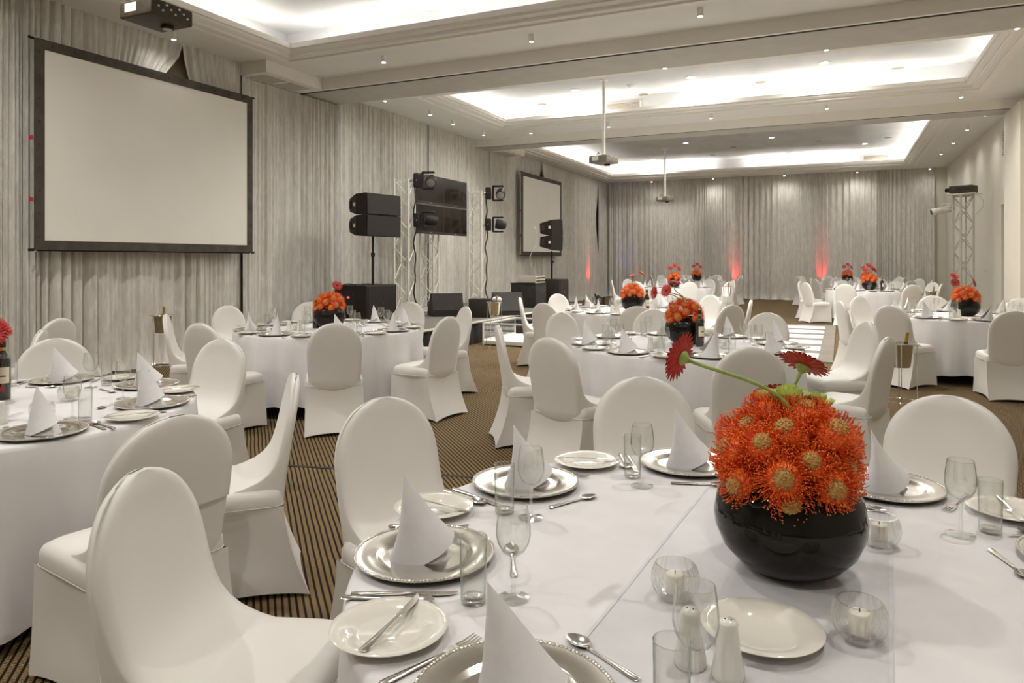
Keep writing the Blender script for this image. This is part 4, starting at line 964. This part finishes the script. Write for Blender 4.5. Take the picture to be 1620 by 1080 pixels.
# ================================================================== TABLES
TABLES = {
 # key: (r, z camera-frame centre, base angle, description, level of detail)
 'T1': (.57, 1.65, -2, 'the foreground table', 2),
 'T2': (-2.5, 3.35, 7, 'the left edge table', 2),
 'T3': (-1.87, 7.35, 20, 'the loudspeaker-side table', 1),
 'T4': (1.42, 5.92, 0, 'the middle table', 1),
 'T5': (1.67, 9.9, 0, 'the second middle table', 1),
 'T8': (5.68, 8.95, 28, 'the right edge table', 1),
 'T6': (4.2, 18.5, 0, 'the far centre table', 0),
 'T7': (6.2, 24.0, 0, 'the farthest centre table', 0),
 'T9': (8.35, 16.7, 0, 'the far right table', 0),
 'T12': (9.75, 19.6, 10, 'the second far right table', 0),
 'T11': (10.6, 22.6, 0, 'the farthest right table', 0),
}
CUT_OFF = {}
ZT = .7505
for key, (r0, z0, base, desc, lev) in TABLES.items():
    tx, ty = cw(r0, z0)
    t = stamp('round_table', [('tabletop', TT_top), ('brace', TT_br)], f'round folding table under the white cloth of {desc}', 'table', (tx, ty, 0), .3, 'round banquet tables')
    for i in range(4): ob('leg', TT_leg, t, (.5*(1 if i % 2 else -1), .35*(1 if i // 2 else -1), 0))
    c = ob('tablecloth', cloth_mesh(hash(key) % 97 if False else sum(map(ord, key))), None, (tx, ty, 0)); tag(c, f'white cloth hanging to the floor over {desc}', 'tablecloth', None)
    for k in range(8):
        ang = base+45*k; a = math.radians(ang); dn = dname(ang)
        sr, sz = r0+.775*math.cos(a), z0+.775*math.sin(a)
        u = 810+sr/max(sz, .1)*F; v = HOR+.7*F/max(sz, .1)
        if u < -90 or u > 1760 or v > 1330 or sz < .3: continue
        if key == 'T1' and k == 6: continue
        wa = a+YAW+PI                                       # world angle pointing to the table centre
        sx, sy = cw(sr, sz); inn = Vector((math.cos(wa), math.sin(wa))); rgt = Vector((inn.y, -inn.x)); rz = wa-PI/2
        rnd = random.Random(key+str(k))
        def L(x, y, h=ZT): return (sx+rgt.x*x+inn.x*y, sy+rgt.y*x+inn.y*y, h)
        J = lambda s=.008: rnd.uniform(-s, s)
        far = lev == 0
        def lab(s): return f'{s}, {dn} setting of {desc}'
        def grp(s): return f'{s} on {desc}'
        stamp('charger_plate', ch_simple if far else CHARGER, lab('round silver charger plate'), 'plate', L(0, 0, ZT+(.002 if key == 'T1' else 0)), rz, grp('silver charger plates'))
        nr = rz+rnd.choice([-.9, -.3, .3, .9, 2.6, 3.4]) 
        if key in ('T1', 'T2'): nr = YAW+rnd.uniform(-.35, .35)+(0 if k in (3, 4, 5) else .0)
        stamp('napkin', NAPS[(k+len(key)) % 4], lab('white peaked napkin on a silver charger'), 'napkin', L(J(), J(), ZT+.0035), nr, grp('white peaked napkins'))
        stamp('wine_glass', WINE_FAR if far else WINE, lab('empty stemmed wine glass'), 'glass', L(.19+J(), .215+J()), rz, grp('empty wine glasses'))
        stamp('tumbler', TUMB_FAR if far else TUMB, lab('straight clear tumbler'), 'glass', L(.205+J(), .125+J()), rz, grp('clear tumblers'))
        stamp('side_plate', side_plate, lab('cream side plate'), 'plate', L(-.315+J(), -.02+J()), rz+J(.4), grp('cream side plates'))
        if far: continue
        stamp('butter_knife', KNIFE, lab('steel knife lying across the side plate'), 'knife', L(-.315, -.02, ZT+.0205), rz+rnd.choice([-.5, .35, .6])+J(.2), grp('knives on side plates'), scale=(.95, 1, .5))
        stamp('dinner_knife', KNIFE, lab('steel dinner knife right of the charger'), 'knife', L(.185, -.02), rz+J(.08), grp('dinner knives'))
        stamp('soup_spoon', SPOON, lab('steel soup spoon right of the charger'), 'spoon', L(.212, -.035), rz+J(.08), grp('soup spoons'))
        stamp('dinner_fork', FORK, lab('steel dinner fork left of the charger'), 'fork', L(-.188, -.02), rz+J(.08), grp('dinner forks'))
        stamp('dessert_spoon', SPOON, lab('steel dessert spoon beyond the charger'), 'spoon', L(0, .205), rz+PI/2+J(.15), grp('dessert spoons'), scale=.9)
    # centre
    vx, vy = tx, ty
    if key == 'T1':
        q = px(1248, 900, .75); vx, vy = q.x, q.y
    if key == 'T2': vx, vy = cw(r0-.13, z0)
    if key == 'T3': q = pz(521, 500, z0); vx, vy = q.x, q.y
    if key == 'T4': q = px(1083, 543, .75); vx, vy = q.x, q.y
    tag(ob('vase', VASE, None, (vx, vy, ZT+(.0015 if key == 'T1' else 0))), f'glossy black bowl vase of orange flowers on {desc}', 'vase', 'black bowl vases')
    C = Vector((vx, vy, ZT))
    def cam_off(r, z, h): x, y = cw(r, z); return C+Vector((x, y, h))
    pale = 'gerbera_pink'; red = 'gerbera_red'
    def cn(r, z, h): x, y = cw(r, z); return (x, y, h)
    if key == 'T1':
        G = [(pz(1080, 566, 1.60), cn(-.72, .62, .28), 'gerbera_red', 'red gerbera on a long stem leaning left above the foreground vase'),
             (pz(1270, 580, 1.68), cn(.45, .30, .8), 'gerbera_red', 'red gerbera on a stem leaning right above the foreground vase'),
             (pz(1226, 628, 1.78), cn(.05, .5, .8), 'gerbera_red', 'red gerbera half hidden behind the green ruffled flowers')]
    elif key == 'T4':
        G = [(pz(1067, 448, 5.9), cn(.1, -.3, 1), pale, 'pale red gerbera standing highest over the middle table vase'), (pz(1055, 460, 5.85), cn(-.6, -.5, .3), pale, 'pale red gerbera lower left of the tallest on the middle table'),
             (pz(1036, 463, 5.9), cn(-.9, -.3, .1), pale, 'pale red gerbera hanging at the left of the middle table vase')]
    elif key == 'T5':
        G = [(pz(1002, 437, 9.9), cn(-.2, -.3, 1), red, 'red gerbera at left over the vase behind the middle one'), (pz(1014, 432, 9.8), cn(.5, -.3, .8), red, 'red gerbera at right over the vase behind the middle one')]
    elif key == 'T3':
        G = [(pz(533, 452, 7.35), cn(.4, -.6, .5), red, 'single red gerbera over the bouquet before the loudspeakers')]
    elif key == 'T8':
        G = [(pz(1510, 437, 8.9), cn(0, -.6, .8), pale, 'pale red gerbera standing highest over the right edge table'), (pz(1511, 447, 8.85), cn(-.2, -.9, .2), pale, 'pale red gerbera just below the highest on the right edge table'), (pz(1540, 447, 8.9), cn(.7, -.6, .3), red, 'red gerbera at the right side of the right edge bouquet')]
    elif key == 'T2':
        G = [(pz(-6, 528, 3.3), cn(.3, -.9, .2), red, 'red gerbera peeking in at the left edge of the picture'), (pz(3, 517, 3.4), cn(.6, .2, .5), red, 'red gerbera behind the one at the left edge')]
    else:
        G = [(cam_off(-.1, 0, .48), cn(-.3, -.6, .6), red, f'small red gerbera at left over the vase on {desc}'), (cam_off(.02, 0, .55), cn(0, -.7, .7), red, f'small red gerbera highest over the vase on {desc}'), (cam_off(.12, 0, .46), cn(.5, -.6, .4), red, f'small red gerbera at right over the vase on {desc}')]
    bouquet(vx, vy, ZT, desc, lev if key != 'T2' else 1, sum(map(ord, key)), G)
    # bottle, shakers, candle holders
    if key != 'T1':
        bo = {'T2': px(4, 632, .75), 'T3': px(500, 519, .75), 'T4': px(1107, 548, .75)}.get(key)
        if bo is None: x, y = cw(r0+.14, z0-.3); bo = Vector((x, y, 0))
        if key in ('T2', 'T3', 'T4', 'T5', 'T9'):
            stamp('wine_bottle', WBOT, f'dark wine bottle with cream label on {desc}', 'bottle', (bo.x, bo.y, ZT), YAW-PI/2+.5, 'dark wine bottles', scale=(.95, .95, 1.0))
        for i, (dr, dz) in enumerate(((-.28, -.2), (.26, -.25), (.3, .2))):
            if lev == 0: break
            if key == 'T2' and i == 0: dr, dz = .43, -.2
            x, y = cw(r0+dr, z0+dz); stamp('candle_holder', CANDLE, f'cut-glass candle holder {["left", "near right", "far right"][i]} of the vase on {desc}', 'candle', (x, y, ZT), i, 'cut-glass candle holders')
        if lev:
            for i in range(2):
                x, y = cw(r0-.33+.09*i if key != 'T2' else r0+.24+.07*i, z0-.30+.05*i if key != 'T2' else z0-.35+.06*i)
                shaker((x, y, ZT), f'white china shaker, {["left", "right"][i]} one on {desc}', 'white china shakers')
# T1 extras
run = MB()
dv = Vector((math.sin(math.radians(3.3)), 0)) 
rc, rs = cw(.57, 1.65); ydir = Vector(cw(.47, .883)); ydir.normalize(); xdir = Vector((ydir.y, -ydir.x)); rows = []
for i in range(41):
    s = -.925+1.85*i/40; row = []
    for j in range(13):
        q_ = -.25+.5*j/12
        if math.hypot(s, q_) > .92: s_ = math.copysign(math.sqrt(.92**2-q_*q_), s)
        else: s_ = s
        row.append((rc+ydir.x*s_+xdir.x*(q_+.02), rs+ydir.y*s_+xdir.y*(q_+.02), .7508+.0006*math.sin(i*.8+j)))
    rows.append(row)
rn = thing('table_runner', 'sheer pale grey organza runner across the foreground table', 'runner', (0, 0, 0))
MB().loft(rows, closed=False).build('fabric', 'organza', rn, 180)
for j in (0, 12):
    pts = [rows[i][j] for i in range(41)]; mb = MB(); mb.loft([[Vector(p)+Vector((xdir.x*k, xdir.y*k, .0008)) for k in (-.004, .004)] for p in pts], closed=False); mb.build('hem', 'organza_hem', rn, 180)
q = px(1205, 1006, .75); stamp('side_plate', side_plate, 'empty white plate beside the shakers on the runner of the foreground table', 'plate', (q.x, q.y, ZT+.0012), .3)
q = px(1152, 1072, .75); shaker((q.x, q.y, ZT+.001), 'white china shaker in front of the empty plate on the foreground table', 'white china shakers')
q = px(1092, 1052, .75); shaker((q.x, q.y, ZT+.001), 'white china shaker seen through the wine glass on the foreground table', 'white china shakers')
for (u, v, lb) in ((1068, 946, 'cut-glass candle holder left of the foreground vase'), (1360, 1012, 'cut-glass candle holder in front right of the foreground vase'), (1391, 862, 'cut-glass candle holder behind right of the foreground vase')):
    q = px(u, v, .75); stamp('candle_holder', CANDLE, lb, 'candle', (q.x, q.y, ZT+.001), 0, 'cut-glass candle holders', scale=.98)

# ------------------------------------------------------------------ chairs
SEEN = {
 'T1': [(205, 757, 180, None), (600, 628, 135, None), (1015, 594, 90, None), (1505, 624, 45, None)],
 'T2': [(284, 658, 315, None), (474, 575, 0, 201), (357, 545, 45, None), (90, 540, 90, None)],
 'T3': [(530, 510, 270, None), (713, 497, 315, None), (740, 486, 0, None), (650, 477, 45, None), (357, 483, 135, None), (313, 511, 225, None), (258, 497, 180, None), (490, 477, 90, None)],
 'T4': [(866, 534, 225, None), (1190, 549, 270, None), (1376, 509, 0, None), (1411, 533, 315, None), (1217, 494, 45, None), (1033, 489, 90, None), (884, 496, 135, None), (783, 514, 180, None)],
 'T5': [(858, 479, 225, None), (820, 470, 180, None), (880, 465, 135, None), (1009, 484, 270, None), (1161, 482, 315, None), (1191, 474, 0, None), (1127, 468, 45, None)],
 'T8': [(1607, 492, 270, None), (1407, 483, 225, None), (1326, 474, 180, None), (1357, 468, 135, None), (1475, 467, 90, None), (1617, 473, 45, None)],
}
for key, lst in SEEN.items():
    r0, z0, base, desc, lev = TABLES[key]
    for (u, v, dirn, face) in lst:
        ap = clear(apex(u, v), r0, z0); f = math.degrees(math.atan2(z0-ap[1], r0-ap[0])) if face is None else face
        ch = chair_at(ap, f, f'white stretch-covered chair at the {dname(dirn)} side of {desc}', 'white stretch-covered chairs')
        if key == 'T2' and dirn == 315: ob('turned_back_flap', FLAP, ch); ch['label'] = 'white covered chair with turned-back flap, near right side of the left edge table'
for key in ('T6', 'T7', 'T9', 'T12', 'T11'):
    r0, z0, base, desc, lev = TABLES[key]
    for k in range(8):
        a = math.radians(base+45*k+random.uniform(-5, 5)); D = 1.55+random.uniform(-.05, .12)
        ap = (r0+D*math.cos(a), z0+D*math.sin(a)); x, y = cw(*ap)
        if y > YB-.4 or x > XR-.35: continue
        chair_at(ap, math.degrees(a)+180+random.uniform(-8, 8), f'white stretch-covered chair at the {dname(base+45*k)} side of {desc}', 'white stretch-covered chairs')
# two chairs of a table that lies outside the picture on the left
chair_at(apex(72, 521), 200, 'white stretch-covered chair by the left drape, the lower of two behind the left table', 'white stretch-covered chairs')
chair_at(apex(98, 503), 170, 'white stretch-covered chair nearest the left drape, seen almost edge on', 'white stretch-covered chairs')

# ------------------------------------------------------------------ ice buckets on stands
bk_body = lathe_mesh('bucket', [(.001, 0), (.075, 0), (.08, .005), (.105, .20), (.112, .205), (.112, .212), (.102, .212), (.076, .012), (.001, .01)], 'steel', 28)
bk_bot = lathe_mesh('bottle_neck', [(.03, .12), (.03, .17), (.016, .21), (.0145, .22)], 'green_glass', 14); bk_foil = lathe_mesh('capsule', [(.0155, .215), (.0155, .30), (.001, .302)], 'gold_foil', 14)
def stand_parts(h):
    parts = []
    rg = MB(); rg.tube([(.128*math.cos(2*PI*i/28), .128*math.sin(2*PI*i/28), h) for i in range(29)], .004, 6, False); parts.append(('ring', rg.mesh('ring', 'steel')))
    rg2 = MB(); rg2.tube([(.13*math.cos(2*PI*i/28), .13*math.sin(2*PI*i/28), .22) for i in range(29)], .004, 6, False); parts.append(('lower_ring', rg2.mesh('lower_ring', 'steel')))
    return parts
def ice_bucket(x, y, label, where, h=.72, cloth=False, rz=0):
    t = stamp('bucket_stand', stand_parts(h), f'thin wire stand holding the ice bucket {where}', 'stand', (x, y, 0), rz, 'wire ice bucket stands')
    lg = MB(); lg.tube([(.132, 0, h+.004), (.132, 0, h*.5), (.132, 0, .3), (.15, 0, .02), (.18, 0, .004)], .0042, 6); me = lg.mesh('leg', 'steel')
    for i in range(4): ob('leg', me, t, (0, 0, 0), PI/2*i)
    stamp('ice_bucket', [('bucket', bk_body)], f'steel ice bucket {where}', 'bucket', (x, y, h-.205), rz, 'steel ice buckets')
    bt = stamp('champagne_bottle', [('bottle_neck', bk_bot), ('capsule', bk_foil)], f'green bottle with gold capsule in the ice bucket {where}', 'bottle', (x+.02, y, h-.205+.01), rz, 'bottles in ice buckets')
    bt.rotation_euler = (.05, .12, rz)
    if cloth:
        m = MB(); m.sphere((0, 0, 0), (.09, .06, .05), 12, 8); tag(m.build('serving_cloth', 'napkin_cloth', None, 180), f'white cloth bundled on the ice bucket {where}', 'cloth').location = (x+.03, y+.03, h+.04)
x, y = cw((256-810)/F*8.4, 8.4); ice_bucket(x, y, '', 'by the drape below the large screen', .80)
x, y = cw((782-810)/F*11.7, 11.7); ice_bucket(x, y, '', 'in front of the stage', .76, True)
x, y = cw((1424-810)/F*6.25, 6.25); ice_bucket(x, y, '', 'between the middle and right edge tables', .72)
x, y = cw((1149-810)/F*15.6, 15.6); ice_bucket(x, y, '', 'beside the far centre table', .86)
x, y = cw((1473-810)/F*15.3, 15.3); ice_bucket(x, y, '', 'beside the far right table', .78)
